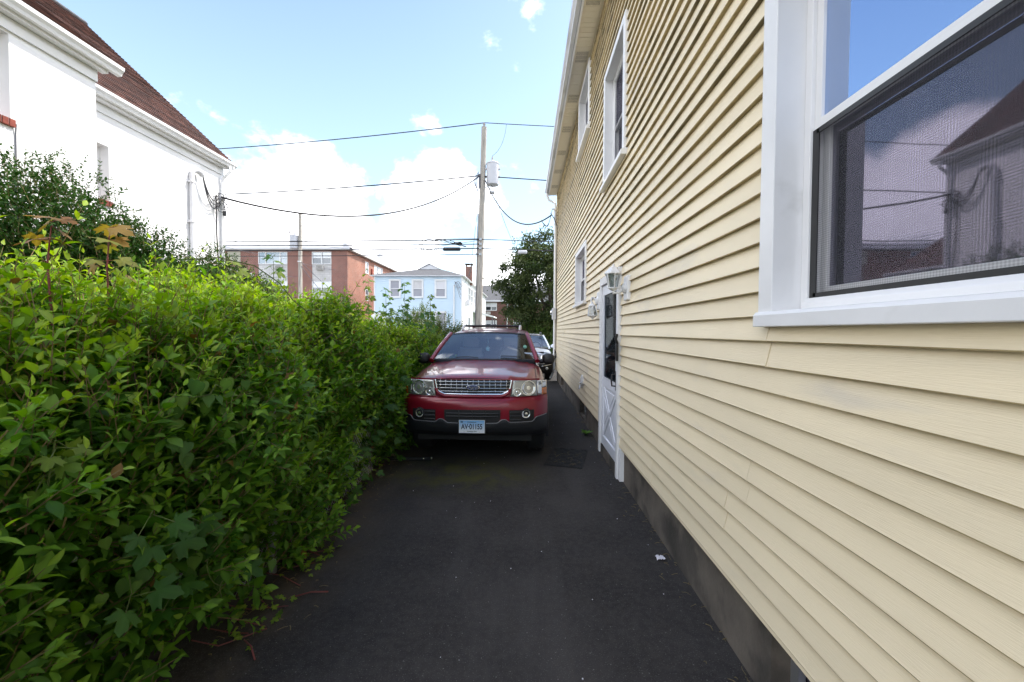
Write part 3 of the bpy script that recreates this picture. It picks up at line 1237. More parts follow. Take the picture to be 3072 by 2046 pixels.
# service cable clipped down the far end of the wall, meter box
t = root("service_cable", (XW, 13.0, .4), "black service cable clipped down the far end of the cream wall", "cable")
mb = MB()
pts = [(XW - .03, 12.95 + .02 * math.sin(z * 2.1), z) for z in np.linspace(5.05, .95, 24)]
mb.tube([(XW - .22, 13.25, 5.55), (XW - .12, 13.12, 5.35)] + pts, .013, 6)
mb.build("cable", 'wire_black', t, smooth=True)
mb = MB()
for k in range(3):
    a = [(XW - .05 - .035 * math.sin(u * 6.28), 12.95 + .06 * math.cos(u * 6.28 + k), .95 - .05 * k + .12 * math.sin(u * 6.28 + 1.4 * k)) for u in np.linspace(0, 1, 14)]
    mb.tube(a, .009, 5)
mb.build("coil", 'wire_black', t, smooth=True)
mb = MB()
mb.tube([(XW - .03, 12.95, .93), (XW - .05, 12.93, .70), (XW - .03, 12.93, .52)], .009, 6)
mb.build("tail", 'wire_black', t)
t = root("weatherhead", (XW, 13.3, 5.8), "small grey service head with looped wires at the far eave corner", "service head")
mb = MB()
mb.tube([(XW - .06, 13.36, 5.2), (XW - .06, 13.36, 5.62), (XW - .10, 13.36, 5.72), (XW - .17, 13.34, 5.70)], .028, 10)
mb.build("mast", 'conduit_grey', t, smooth='auto')
for k in range(5):
    r = random.Random(k)
    mb = MB()
    a = Vector((XW - .17, 13.34, 5.69))
    e = Vector((XW - .36 - .04 * k, 13.2 + .05 * k, 5.10 + .07 * k))
    b = Vector((XW - .20, 13.3, 5.52))
    c1 = Vector((XW - .30, 13.3, 5.2 - .05 * k))
    path = [a.lerp(c1, u) * (1 - u) + c1.lerp(e, u) * u + Vector((0, .03 * math.sin(u * 5 + k), -.10 * math.sin(u * 3.14))) for u in np.linspace(0, 1, 10)]
    mb.tube(path, .007, 5)
    mb.build("loop_wire", 'wire_black', t)
t = root("meter_box", (XW, 13.1, 2.2), "pale utility box on the far corner of the cream wall", "meter")
mb = MB()
mb.box(XW - .15, XW - .005, 13.10, 13.34, 2.05, 2.42)
mb.build("box", 'conduit_grey', t, bevel=.015)
mb = MB()
mb.lathe([(.08, 0), (.08, -.03), (.06, -.05), (.02, -.055)], (XW - .15, 13.22, 2.28), 'x', 16)
mb.build("dial_cover", 'lantern_glass', t, smooth='auto')

# ------------------------------------------------------------------ white house on the left
wh = root("white_house", (-10.5, 4.0, 0), "white stuccoed house with red brown shingle roof behind the hedge", "house")
XM, XG = -7.64, -6.72                       # main wall, projecting wing
YJ, YE, YS = 6.10, 9.95, -6.0
WW = (3.95, 5.05, 4.37, 5.47)               # window in the wing
MW = (6.25, 7.14, 3.98, 4.98)               # window in the main wall
mb = MB()
wall_face(mb, 'x', XG, YS, YJ, 0, 5.66, [WW], -.18)
mb.quad((XG, YJ, 0), (XM, YJ, 0), (XM, YJ, 5.66), (XG, YJ, 5.66))
mb.quad((XG, YS, 0), (-15, YS, 0), (-15, YS, 5.66), (XG, YS, 5.66))
mb.build("wing_wall", 'stucco_white', wh)
mb = MB()
wall_face(mb, 'x', XM, YJ - .05, YE, 0, 5.70, [MW], -.20)
mb.add([(XM, YE, 0), (-15.2, YE, 0), (-15.2, YE, 5.7), (-11.4, YE, 9.3), (XM, YE, 5.7)], [(0, 1, 2, 3, 4)])
mb.build("main_wall", 'stucco_white', wh)


def shingle_roof(name, xe, ze, xr, zr, y0, y1, rows, parent):
    m = MB()
    for i in range(rows):
        u0, u1 = i / rows, (i + 1) / rows + .004
        a = (xe + (xr - xe) * u0, ze + (zr - ze) * u0)
        b = (xe + (xr - xe) * u1, ze + (zr - ze) * u1)
        ln = math.hypot(xr - xe, zr - ze)
        nx, nz_ = (zr - ze) / ln, -(xr - xe) / ln
        t0, t1 = .026, .006
        wob = random.Random(i).uniform(-.004, .004)
        m.add([(a[0] + nx * t0, y0, a[1] + nz_ * t0 + wob), (a[0] + nx * t0, y1, a[1] + nz_ * t0 + wob),
               (b[0] + nx * t1, y1, b[1] + nz_ * t1), (b[0] + nx * t1, y0, b[1] + nz_ * t1),
               (a[0], y0, a[1]), (a[0], y1, a[1])], [(0, 1, 2, 3), (4, 5, 1, 0), (5, 4, 3, 2)])
    return m.build(name, 'red_shingle', parent)


RX, RZ = -11.30, 9.45
shingle_roof("main_roof", -7.42, 5.85, RX, RZ, YJ - .2, YE + .08, 46, wh)
shingle_roof("wing_roof", -6.49, 5.82, RX, RZ + .012, YS - .3, YJ + .16, 52, wh)
shingle_roof("back_roof", -15.6, 5.8, RX, RZ - .01, YS - .3, YE + .08, 30, wh)
mb = MB()
mb.tube([(RX, YS - .3, RZ + .01), (RX, YE + .1, RZ + .01)], .06, 6)
mb.build("ridge_cap", 'shingle_grey', wh)
mb = MB()        # rake board at the far gable
mb.prism([(-7.40, 5.70), (RX, RZ - .16), (RX, RZ - .03), (-7.40, 5.84)], 'y', YE + .02, YE + .06)
mb.build("rake_board", 'white_paint', wh)


def k_gutter(name, xw, z, y0, y1, parent):
    """fascia face at xw, gutter projecting towards +x"""
    m = MB()
    p = [(xw, z - .13), (xw + .07, z - .13), (xw + .085, z - .09), (xw + .12, z - .05), (xw + .125, z), (xw + .108, z), (xw + .108, z - .012), (xw, z - .012)]
    m.prism(p, 'y', y0, y1)
    g = m.build(name, 'white_paint', parent, bevel=.003)
    m = MB()
    m.box(xw - .10, xw - .002, y0 + .1, y1 - .14, z - .17, z - .02)
    m.build("fascia", 'white_paint', parent)
    m = MB()
    m.box(xw - .16, xw - .112, y0 + .1, y1 - .20, z - .33, z - .10)
    m.build("frieze_board", 'white_paint', parent)
    return g


k_gutter("gutter", -7.50, 5.86, YJ - .1, YE + .12, wh)
k_gutter("gutter", -6.57, 5.83, YS - .3, YJ + .20, wh)
for rect, xw in ((WW, XG), (MW, XM)):
    a, b, c, d = rect
    x = xw - .16
    m = MB()
    m.box(x - .05, x, a, a + .07, c, d); m.box(x - .05, x, b - .07, b, c, d); m.box(x - .05, x, a + .07, b - .07, d - .07, d)
    m.box(x - .05, x, a + .07, b - .07, c, c + .07); m.box(x - .05, x + .01, a + .07, b - .07, (c + d) / 2 - .03, (c + d) / 2 + .03)
    w = m.build("window", 'white_paint', wh)
    m = MB()
    m.box(x - .03, x - .025, a + .07, b - .07, c + .07, d - .07)
    m.build("glass_pane", 'far_glass', w)
    m = MB()
    m.box(xw - .15, xw + .028, a - .03, b + .03, c - .085, c - .002)
    s = m.build("brick_sill", 'mortar', wh)
    yb = b + .03 - .002
    while yb > a - .03 + .05:
        m = MB()
        m.box(xw - .14, xw + .040, max(yb - .063, a - .03), yb, c - .093, c + .004)
        m.build("brick", 'sill_brick', s, bevel=.005)
        yb -= .073
# rainwater pipe at the far corner, hairline cable under the wing window
mb = MB()
mb.tube([(-7.43, YE - .06, 5.74), (-7.43, YE - .06, 5.62), (-7.50, YE - .10, 5.52), (-7.57, YE - .12, 5.42), (-7.585, YE - .12, 5.30), (-7.585, YE - .12, .2)], .045, 4)
mb.build("downspout", 'white_paint', wh, bevel=.006)
mb = MB()
mb.tube([(XG + .03, 5.085, 4.33), (XG + .012, 5.09, 4.2), (XG + .012, 5.09, .3)], .008, 6)
mb.build("wall_cable", 'wire_grey', wh)
mast = root("service_mast", (XM + .06, 8.9, 3), "grey electric conduit with gooseneck head on the white wall", "conduit")
mb = MB()
mb.tube([(XM + .06, 8.90, .5), (XM + .06, 8.90, 5.16), (XM + .065, 8.93, 5.25), (XM + .09, 9.0, 5.30), (XM + .11, 9.09, 5.28), (XM + .12, 9.14, 5.22)],
        [.05, .05, .052, .066, .066, .055], 12)
mb.build("conduit", 'conduit_grey', mast, smooth='auto')
for z in (5.0, 3.25, 4.1):
    mb = MB()
    mb.box(XM + .0, XM + .115, 8.83, 8.97, z - .02, z + .02)
    mb.build("strap", 'conduit_grey', mast)
for k in range(3):
    mb = MB()
    a, e = Vector((XM + .12, 9.13, 5.24)), Vector((XM + .08, 9.62 + .03 * k, 4.62 + .14 * k))
    c = Vector((XM + .13, 9.28 + .05 * k, 4.42 + .04 * k))
    mb.tube([a.lerp(c, u).lerp(c.lerp(e, u), u) for u in np.linspace(0, 1, 12)], .011, 6)
    mb.build("lead_wire", 'wire_black', mast)
knot = root("service_cable", (XM + .05, 9.66, 4.8), "black cable knot and down lead at the corner of the white house", "cable")
mb = MB()
mb.tube([(XM + .05, 9.62, 4.95), (XM + .045, 9.63, 4.0), (XM + .045, 9.70, 3.0), (XM + .045, 9.75, .4)], .014, 6)
mb.build("down_lead", 'wire_black', knot)
for k in range(7):
    r = random.Random(20 + k)
    c = Vector((XM + .10, 9.66, 4.86))
    mb = MB()
    pa_ = [c + Vector((r.uniform(-.05, .08), (u - .4) * r.uniform(.25, .5), .12 * math.sin(u * 5 + k) - .10 * (k % 3) + r.uniform(-.03, .03))) for u in np.linspace(0, 1, 9)]
    mb.tube(pa_, .008, 5)
    mb.build("loop_wire", 'wire_black', knot)
mb = MB()
mb.box(XM + .06, XM + .12, 9.80, 9.87, 4.50, 4.62)
mb.build("splice_block", 'black_plastic', knot, bevel=.01)

# ------------------------------------------------------------------ far buildings
def far_window(parent, axis, plane, a0, a1, z0, z1, out, lights=1, glass='far_glass', split=True, blind=None, widths=None, depth=.10, trim=.06, outer=0.0):
    """framed window set in an opening; out = sign of the outward direction"""
    def bx(m, p0, p1, u0, u1, w0, w1):
        if axis == 'x':
            m.box(p0, p1, u0, u1, w0, w1)
        else:
            m.box(u0, u1, p0, p1, w0, w1)
    p_in, p_out = plane - out * depth, plane + out * .025
    m = MB()
    if outer:
        q0, q1 = plane + out * .001, plane + out * .05
        bx(m, q0, q1, a0 - outer, a0, z0 - outer, z1 + outer); bx(m, q0, q1, a1, a1 + outer, z0 - outer, z1 + outer)
        bx(m, q0, q1, a0, a1, z1, z1 + outer); bx(m, q0, q1 + out * .03, a0, a1, z0 - outer, z0)
    bx(m, p_in, p_out, a0, a0 + trim, z0, z1); bx(m, p_in, p_out, a1 - trim, a1, z0, z1)
    bx(m, p_in, p_out, a0 + trim, a1 - trim, z0, z0 + trim); bx(m, p_in, p_out, a0 + trim, a1 - trim, z1 - trim, z1)
    w = m.build("window", 'white_paint', parent)
    edges = [a0 + trim]
    ws = widths or [1] * lights
    tot = sum(ws)
    for q in ws[:-1]:
        edges.append(edges[-1] + (a1 - a0 - 2 * trim) * q / tot)
    edges.append(a1 - trim)
    for e in edges[1:-1]:
        m = MB()
        bx(m, p_in, p_out - out * .004, e - .05, e + .05, z0 + trim, z1 - trim)
        m.build("glazing_bar", 'white_paint', w)
    zm = (z0 + z1) / 2
    for i in range(len(ws)):
        g0, g1 = edges[i] + (.05 if i else 0), edges[i + 1] - (.05 if i < len(ws) - 1 else 0)
        if split and not (len(ws) == 3 and i == 1):
            m = MB()
            bx(m, p_in, p_out - out * .008, g0, g1, zm - .025, zm + .025)
            m.build("glazing_bar", 'white_paint', w)
        pm = MB()
        gp = plane - out * (depth * .5)
        bx(pm, gp - .004, gp + .004, g0, g1, z0 + trim, zm if split and not (len(ws) == 3 and i == 1) else z1 - trim)
        pm.build("pane", glass, w)
        if split and not (len(ws) == 3 and i == 1):
            pm = MB()
            gp = plane - out * (depth * .4)
            bx(pm, gp - .004, gp + .004, g0, g1, zm, z1 - trim)
            pm.build("pane", blind or glass, w)
    return w


apt = root("brick_apartment", (-22, 40, 0), "red brick apartment block with white window bays and white parapet", "building")
YB, XB = 35.0, -15.75
big = [(-23.82, -21.18), (-33.0, -30.4)]
small = [(-18.95, -17.2)]
rows = [(7.51, 8.61), (4.88, 6.0), (2.25, 3.37)]
ops = [(a, b, c, d) for c, d in rows for a, b in big + small]
spand = [(a, b, c, d) for c, d in ((6.0, 7.51), (3.37, 4.88), (.7, 2.25)) for a, b in big + small]
mb = MB()
wall_face(mb, 'y', YB, -36, XB, 0, 8.75, ops + spand, .12)
mb.build("front_wall", 'apartment_brick', apt)
sideops = [(38.95, 39.75, 7.3, 8.45), (41.25, 43.7, 7.3, 8.45), (47.5, 49.0, 7.3, 8.45), (38.95, 39.75, 4.6, 5.75), (41.25, 43.7, 4.6, 5.75)]
mb = MB()
wall_face(mb, 'x', XB, YB, 58, 0, 8.75, sideops, -.12)
mb.quad((-36, 58, 0), (XB, 58, 0), (XB, 58, 8.75), (-36, 58, 8.75))
mb.build("side_wall", 'apartment_brick_lit', apt)
for a, b, c, d in spand:
    mb = MB()
    mb.box(a, b, YB + .03, YB + .12, c, d)
    mb.build("spandrel", 'white_stone', apt)
for c, d in rows:
    for a, b in big:
        far_window(apt, 'y', YB, a, b, c, d, -1, 3, 'far_glass' if c > 7 else 'far_glass_dark', widths=[.9, 2, .9], blind='far_glass')
    for a, b in small:
        far_window(apt, 'y', YB, a, b, c, d, -1, 2, 'far_glass_dark', blind='far_glass')
for q in sideops:
    far_window(apt, 'x', XB, *q, 1, 1 if q[1] - q[0] < 1 else 2, 'far_glass')
mb = MB()
mb.box(-26.62, -25.45, YB - .03, YB - .002, 7.45, 8.64)
mb.build("boarded_panel", 'tarp_beige', apt)
for a, z in ((-18.5, 7.02), (-22.2, 7.02)):
    mb = MB()
    mb.box(a, a + .62, YB - .22, YB + .03, z - .02, z + .40)
    ac = mb.build("air_conditioner", 'ac_unit', apt, bevel=.01)
    mb = MB()
    for k in range(5):
        mb.box(a + .05, a + .57, YB - .226, YB - .221, z + .03 + k * .07, z + .06 + k * .07)
    mb.build("grille", 'vent_dark', ac)
mb = MB()
mb.box(-36.3, XB + .35, YB - .35, 58.3, 8.752, 8.80)
mb.build("soffit", 'ac_unit', apt)
mb = MB()
mb.prism([(YB - .36, 8.80), (YB - .36, 8.95), (YB - .05, 9.34), (YB + .2, 9.34), (YB + .2, 8.80)], 'x', -36.3, XB + .36)
mb.build("parapet", 'pale_paint', apt)
mb = MB()
mb.prism([(XB + .36, 8.80), (XB + .36, 8.95), (XB + .05, 9.34), (XB - .2, 9.34), (XB - .2, 8.80)], 'y', YB - .352, 58.3)
mb.build("side_parapet", 'pale_paint', apt)
mb = MB()
mb.quad((-36, YB, 9.2), (XB, YB, 9.2), (XB, 58, 9.2), (-36, 58, 9.2))
mb.build("flat_roof", 'roof_membrane', apt)
mb = MB()
mb.lathe([(.02, .12), (.2, .06), (.34, 0)], (XB - .1, 43.2, 9.75), 'y', 16, cap=False)
mb.tube([(XB - .1, 43.3, 9.2), (XB - .1, 43.3, 9.75)], .03, 6)
mb.build("satellite_dish", 'conduit_grey', apt, smooth='auto')
mb = MB()
mb.box(XB, XB + .12, 40.35, 40.7, 7.45, 7.95)
mb.build("vent_cover", 'sill_brick', apt)

blue = root("blue_house", (-8.9, 43, 0), "pale blue clapboard house with low grey hip roof across the street", "house")
YBL, XL, XR2 = 33.0, -12.62, -5.2
wins = [(-11.24, -10.45, 4.48, 5.84), (-9.33, -8.54, 4.48, 5.84), (-7.41, -6.61, 4.48, 5.84), (-7.41, -6.61, 1.82, 3.19), (-9.33, -8.54, 1.82, 3.19)]
mb = MB()
wall_face(mb, 'y', YBL + .03, XL, XR2, 0, 6.2, wins, .12)
mb.build("front_wall", 'blue_siding', blue)
swins = [(36.7, 37.7, 4.4, 5.7), (38.4, 39.5, 4.4, 5.7), (40.5, 41.4, 4.4, 5.7), (36.7, 37.7, 1.4, 2.9), (45, 46, 4.4, 5.7)]
mb = MB()
wall_face(mb, 'x', XR2 - .03, YBL, 53, 0, 6.2, swins, -.12)
mb.quad((XL, YBL, 0), (XL, 53, 0), (XL, 53, 6.2), (XL, YBL, 6.2))
mb.build("side_wall", 'white_siding', blue)


def lap_rows(axis, plane, out, a0, a1, z0, z1, ex, openings):
    m = MB()
    z = z0
    while z < z1 - .01:
        zt = min(z + ex, z1)
        cuts = [(a0, a1)]
        for (p, q, c, d) in openings:
            if z < d and zt > c:
                nc = []
                for s0, s1 in cuts:
                    if q <= s0 or p >= s1:
                        nc.append((s0, s1))
                    else:
                        if p > s0:
                            nc.append((s0, p))
                        if q < s1:
                            nc.append((q, s1))
                cuts = nc
        for s0, s1 in cuts:
            A, B = plane + out * .022, plane + out * .002
            pts = [(s0, A, z), (s1, A, z), (s1, B, zt), (s0, B, zt), (s0, plane - out * .0, z), (s1, plane, z)]
            if axis == 'x':
                pts = [(p[1], p[0], p[2]) for p in pts]
            m.add(pts, [(0, 1, 2, 3), (4, 5, 1, 0)])
        z += ex
    return m


tag(lap_rows('y', YBL + .028, -1, XL, XR2, .3, 6.18, .165, [(a - .1, b + .1, c - .1, d + .1) for a, b, c, d in wins]).build("clapboards", 'blue_siding', blue), kind='stuff')
tag(lap_rows('x', XR2 - .028, 1, YBL, 53, .3, 6.18, .165, [(a - .1, b + .1, c - .1, d + .1) for a, b, c, d in swins]).build("clapboards", 'white_siding', blue), kind='stuff')
for i, q in enumerate(wins):
    far_window(blue, 'y', YBL, *q, -1, 1, 'blind_grey', blind=('blind_white' if i == 1 else 'pale_paint' if i == 2 else 'blind_grey'), outer=.10, trim=.045)
for q in swins:
    far_window(blue, 'x', XR2, *q, 1, 1, 'far_glass_dark', outer=.08, trim=.04)
mb = MB()
for x in (XL, XR2 - .11):
    mb.box(x, x + .11, YBL - .02, YBL + .02, .2, 6.18)
mb.box(XR2 - .02, XR2 + .012, YBL + .02, YBL + .13, .2, 6.18)
mb.build("corner_board", 'white_paint', blue)
ex0, ex1, ey0, ey1, ez = XL - .25, XR2 + .25, YBL - .28, 53.3, 6.22
xm = (ex0 + ex1) / 2 + .15
mb = MB()
mb.box(ex0, ex1, ey0, ey1, 6.182, 6.235)
mb.build("eave_soffit", 'pale_paint', blue)
mb = MB()
gy, gz, gw = 36.4, 7.28, 1.05
rz = 7.76
A, B_, C_, D_ = (ex0, ey0, ez + .02), (ex1, ey0, ez + .02), (ex1, ey1, ez + .02), (ex0, ey1, ez + .02)
gl, gr = (xm - gw, gy, gz), (xm + gw, gy, gz)
pk, pk2 = (xm, gy, rz), (xm, 49.5, rz)
mb.add([A, B_, gr, gl], [(0, 1, 2, 3)])
mb.add([B_, C_, pk2, pk, gr], [(0, 1, 2, 3, 4)])
mb.add([D_, A, gl, pk, pk2], [(0, 1, 2, 3, 4)])
mb.add([C_, D_, pk2], [(0, 1, 2)])
roof = mb.build("roof", 'shingle_roof_grey' if 'shingle_roof_grey' in MATS else 'shingle_grey', blue)
mb = MB()
mb.prism([(xm - gw + .04, gz + .01), (xm + gw - .04, gz + .01), (xm, rz - .04)], 'y', gy - .02, gy - .005)
mb.build("gablet", 'pale_paint', blue)
mb = MB()
mb.prism([(xm - gw - .12, gz - .05), (xm, rz + .02), (xm + gw + .12, gz - .05), (xm, rz + .09)], 'y', gy - .12, gy + .1)
mb.build("gablet_trim", 'pale_paint', blue)
mb = MB()
mb.box(-5.62, -5.02, 37.6, 38.2, 6.0, 7.75)
ch = mb.build("chimney", 'chimney_brick', blue)
mb = MB()
mb.box(-5.70, -4.94, 37.52, 38.28, 7.95, 8.02)
for x in (-5.6, -5.1):
    for y in (37.65, 38.1):
        mb.box(x, x + .06, y, y + .06, 7.75, 7.95)
mb.build("chimney_cap", 'vent_dark', ch)
mb = MB()
mb.tube([(-5.88, YBL - .06, 5.3), (-5.88, YBL - .06, .2)], .06, 6)
mb.tube([(-5.88, YBL - .06, 5.3), (-5.85, YBL - .12, 5.42), (-5.80, YBL - .16, 5.40)], .07, 6)
mb.build("electric_riser", 'white_paint', blue)
mb = MB()
for k in range(4):
    mb.tube([(-5.80 + .5 * u, YBL - .2, 5.40 + .35 * math.sin(u * 3 + k * .5) - .25 * k * u) for u in np.linspace(0, 1, 8)], .016, 5)
mb.build("riser_wires", 'wire_grey', blue)
mb = MB()
mb.box(-5.15, -4.85, 35.0, 35.35, 3.9, 4.4)
mb.build("meter", 'pale_paint', blue)
# small canopy on the side and its posts, white entry porch on the street front
mb = MB()
mb.prism([(XR2, 3.55), (XR2 + 2.1, 3.05), (XR2 + 2.1, 3.17), (XR2, 3.75)], 'y', 40.0, 44.0)
mb.build("side_canopy", 'white_paint', blue)
for y in (40.3, 43.6):
    mb = MB()
    mb.box(XR2 + 1.85, XR2 + 1.95, y, y + .1, 0, 3.10)
    mb.build("canopy_post", 'wire_grey', blue)
mb = MB()
mb.box(-12.5, -11.3, YBL - 1.2, YBL - .02, 2.62, 2.76)
mb.prism([(-12.55, 2.76), (-11.25, 2.76), (-11.9, 3.15)], 'y', YBL - 1.25, YBL - .02)
for x in (-12.45, -11.45):
    mb.box(x, x + .1, YBL - 1.15, YBL - 1.05, 0, 2.62)
mb.build("entry_porch", 'white_paint', blue)
mb = MB()
mb.box(-12.3, -11.45, YBL - .06, YBL - .01, .3, 2.45)
mb.build("front_door", 'white_paint', blue)

farb = root("brick_row_house", (1, 60, 0), "dark red brick house with grey roof far behind the tree", "house")
fo = [(-5.63, -4.0, 4.6, 5.73), (-5.57, -4.0, 2.2, 3.2), (-1.6, 0, 4.6, 5.73), (-1.6, 0, 2.2, 3.2)]
mb = MB()
wall_face(mb, 'y', 57.0, -8.5, 12, 0, 6.0, fo, .12)
mb.quad((-8.5, 57, 0), (-8.5, 66, 0), (-8.5, 66, 6), (-8.5, 57, 6))
mb.build("front_wall", 'far_brick', farb)
for q in fo:
    far_window(farb, 'y', 57.0, *q, -1, 2, 'far_glass_dark', blind='pale_paint', trim=.08)
mb = MB()
mb.prism([(56.7, 5.98), (61.5, 8.6), (66.3, 5.98), (66.3, 6.06), (61.5, 8.7), (56.7, 6.06)], 'x', -8.8, 12.3)
mb.build("roof", 'shingle_grey', farb)
mb = MB()
mb.box(-8.8, 12.3, 56.55, 56.69, 5.86, 6.06)
mb.build("gutter", 'pale_paint', farb)
mb = MB()
mb.box(-5.5, -4.9, 56.8, 57.0, 4.05, 4.45)
mb.build("air_conditioner", 'ac_unit', farb)
mb = MB()
mb.tube([(-2.5, 56.9, 5.9), (-2.5, 56.9, .3)], .07, 6)
mb.build("downspout", 'white_paint', farb)

gar = root("garage", (-11.6, 12.3, 0), "low garage with white gutter and brown roof beyond the white house", "garage")
mb = MB()
mb.box(-13.5, -9.85, 10.9, 13.5, 0, 3.5)
mb.prism([(-13.5, 3.5), (-9.85, 3.5), (-11.65, 4.75)], 'y', 10.9, 13.5)
mb.build("wall", 'white_siding', gar)
mb = MB()
mb.prism([(-9.60, 3.50), (-9.60, 3.58), (-11.65, 5.0), (-13.75, 3.58), (-13.75, 3.50), (-11.65, 4.88)], 'y', 10.7, 13.7)
mb.build("roof", 'red_shingle', gar)
k_gutter("gutter", -9.62, 3.62, 10.7, 13.75, gar)
mb = MB()
mb.tube([(-9.56, 13.66, 3.5), (-9.62, 13.62, 3.36), (-9.78, 13.56, 3.2), (-9.80, 13.55, .2)], .05, 4)
mb.build("downspout", 'white_paint', gar)

# ------------------------------------------------------------------ utility poles
def pole(x, y, top, lean, r0, label):
    t = root("utility_pole", (x + lean[0] * 1.65, y, 0), label, "utility pole", "wooden utility poles along the street")
    m = MB()
    m.tube([(x + lean[0] * (z - 0), y + lean[1] * z, z) for z in np.linspace(-.02, top, 12)], [r0 * (1.12 - .24 * k / 11) for k in range(12)], 14)
    m.build("shaft", 'wood_pole', t, smooth='auto')
    return t


P1X = lambda z: -2.255 + .0245 * z
p1 = pole(-2.255, 19.0, 11.28, (.0245, 0), .145, "tall wooden utility pole with transformer behind the red car")
mb = MB()
mb.lathe([(.02, 0), (.02, .08), (.06, .10), (.07, .13), (.04, .15), (.05, .19), (.02, .21)], (P1X(11.3), 19.0, 11.28), 'z', 12)
mb.build("insulator", 'porcelain', p1, smooth='auto')
tx = MB()
cx = P1X(9.1) + .47
tx.lathe([(.02, 8.57), (.28, 8.57), (.285, 8.60), (.29, 9.52), (.31, 9.525), (.31, 9.56), (.27, 9.60), (.10, 9.63), (.02, 9.63)], (cx, 18.98, 0), 'z', 28)
tr_ = tx.build("transformer", 'transformer_grey', p1, smooth='auto')
mb = MB()
mb.lathe([(.03, 9.60), (.05, 9.64), (.035, 9.68), (.05, 9.72), (.035, 9.76), (.05, 9.80), (.03, 9.86), (.015, 9.93)], (cx - .02, 18.98, 0), 'z', 12)
mb.build("bushing", 'porcelain', tr_, smooth='auto')
mb = MB()
for z in (8.95, 9.32):
    mb.box(cx - .45, cx - .26, 18.93, 19.03, z - .04, z + .04)
    mb.box(cx + .27, cx + .36, 18.93, 19.03, z - .04, z + .04)
mb.build("bracket", 'transformer_grey', tr_)
mb = MB()
mb.lathe([(.02, -.05), (.08, -.05), (.09, .03), (.03, .07)], (P1X(8.2) + .48, 18.75, 8.15), 'z', 12)
mb.tube([(P1X(8.3) + .1, 18.95, 8.42), (P1X(8.3) + .28, 18.85, 8.45), (P1X(8.2) + .45, 18.76, 8.25)], .022, 8)
mb.box(P1X(8.2) + .37, P1X(8.2) + .60, 18.6, 18.9, 8.10, 8.17)
mb.build("street_lamp", 'conduit_grey', p1, smooth='auto')
mb = MB()
for k in range(4):
    r = random.Random(k)
    mb.tube([(P1X(8.6) - .16 - .1 * math.sin(u * 3.1) * (1 + .4 * k), 18.84, 9.0 - .9 * u + .05 * k) for u in np.linspace(0, 1, 8)], .012, 5)
mb.box(P1X(8.9) - .17, P1X(8.9) - .10, 18.86, 18.98, 8.4, 9.05)
mb.build("secondary_rack", 'wire_grey', p1)
mb = MB()
mb.tube([(P1X(z) - .155, 18.9, z) for z in (.5, 3, 6, 7.2)], .022, 6)
mb.build("ground_riser", 'wire_grey', p1)
for z in (5.98, 5.76, 5.56, 5.28):
    mb = MB()
    mb.box(P1X(z) - .06, P1X(z) + .06, 18.80, 18.88, z - .05, z + .05)
    mb.build("cable_clamp", 'grey_metal', p1)

p2 = pole(-17.75, 31.0, 10.8, (.004, 0), .15, "weathered utility pole in front of the brick apartment block")
mb = MB()
mb.lathe([(.02, 8.05), (.33, 8.07), (.34, 9.0), (.36, 9.02), (.34, 9.08), (.1, 9.14), (.02, 9.14)], (-18.2, 31.0, 0), 'z', 20)
tr2 = mb.build("transformer", 'transformer_grey', p2, smooth='auto')
mb = MB()
mb.lathe([(.04, 9.12), (.06, 9.2), (.04, 9.26), (.06, 9.32), (.02, 9.42)], (-18.15, 31.0, 0), 'z', 10)
mb.lathe([(.05, 9.26), (.07, 9.36), (.03, 9.5)], (-18.55, 30.95, 0), 'z', 10)
mb.build("bushing", 'porcelain', tr2, smooth='auto')
mb = MB()
mb.box(-17.83, -17.6, 30.78, 30.86, 7.0, 7.07)
mb.build("pole_tag", 'white_paint', p2)

# ------------------------------------------------------------------ wires
def wire(name, a, b, sag, r, label, mat='wire_black', group=None, n=26):
    m = MB()
    m.tube(sag_path(a, b, sag, n), r, 5)
    return tag(m.build(name, mat, smooth=True), label, "power line" if name == 'power_line' else "cable", group)


wire('power_line', (P1X(11.5), 19, 11.49), (-34, 21.5, 11.3), .55, .022, "topmost thin wire running left from the tall pole")
wire('power_line', (P1X(11.5), 19, 11.49), (30, 19.5, 11.0), .35, .018, "topmost thin wire running right from the tall pole over the cream house")
wire('power_line', (P1X(9) - .15, 18.9, 8.98), (-34, 20.5, 8.95), .6, .030, "middle wire running left from the pole below the transformer top")
wire('power_line', (P1X(9) + .1, 18.9, 8.95), (30, 19.5, 8.3), .4, .026, "middle wire running right from behind the transformer")
wire('service_drop', (P1X(9) - .15, 18.85, 8.93), (XM + .1, 9.72, 4.93), 1.05, .028, "sagging service cable from the tall pole to the white house corner")
wire('service_drop', (P1X(8.9) + .13, 18.85, 8.75), (XW - .18, 13.34, 5.52), 1.0, .024, "sagging service cable from the tall pole to the cream house corner")
wire('power_line', (cx - .05, 18.95, 8.55), (.3, 44, 9.3), .9, .012, "thin diagonal wire dropping away right below the transformer")
m = MB()
m.tube([Vector((P1X(11.45) + 1.05, 19.0, 11.42)).lerp(Vector((P1X(11.45) + .95, 19, 10.3)), u).lerp(Vector((P1X(11.45) + .95, 19, 10.3)).lerp(Vector((cx - .02, 18.98, 9.93)), u), u) for u in np.linspace(0, 1, 12)], .009, 5)
tag(m.build("jumper_wire", 'wire_grey', smooth=True), "thin curved jumper from the top wire down to the transformer", "cable")
strands = [(5.98, .030, 6.0, "uppermost thick black street cable left of the tall pole"), (5.76, .022, 5.86, "second black street cable from the top left of the tall pole"),
           (5.56, .026, 5.55, "third black street cable from the top left of the tall pole"), (5.28, .016, 5.30, "lowest black street cable left of the tall pole")]
for z, r, ze, lb in strands:
    wire('street_cable', (P1X(z), 18.84, z), (-36, 19.0, ze + .05), .12, r, lb)
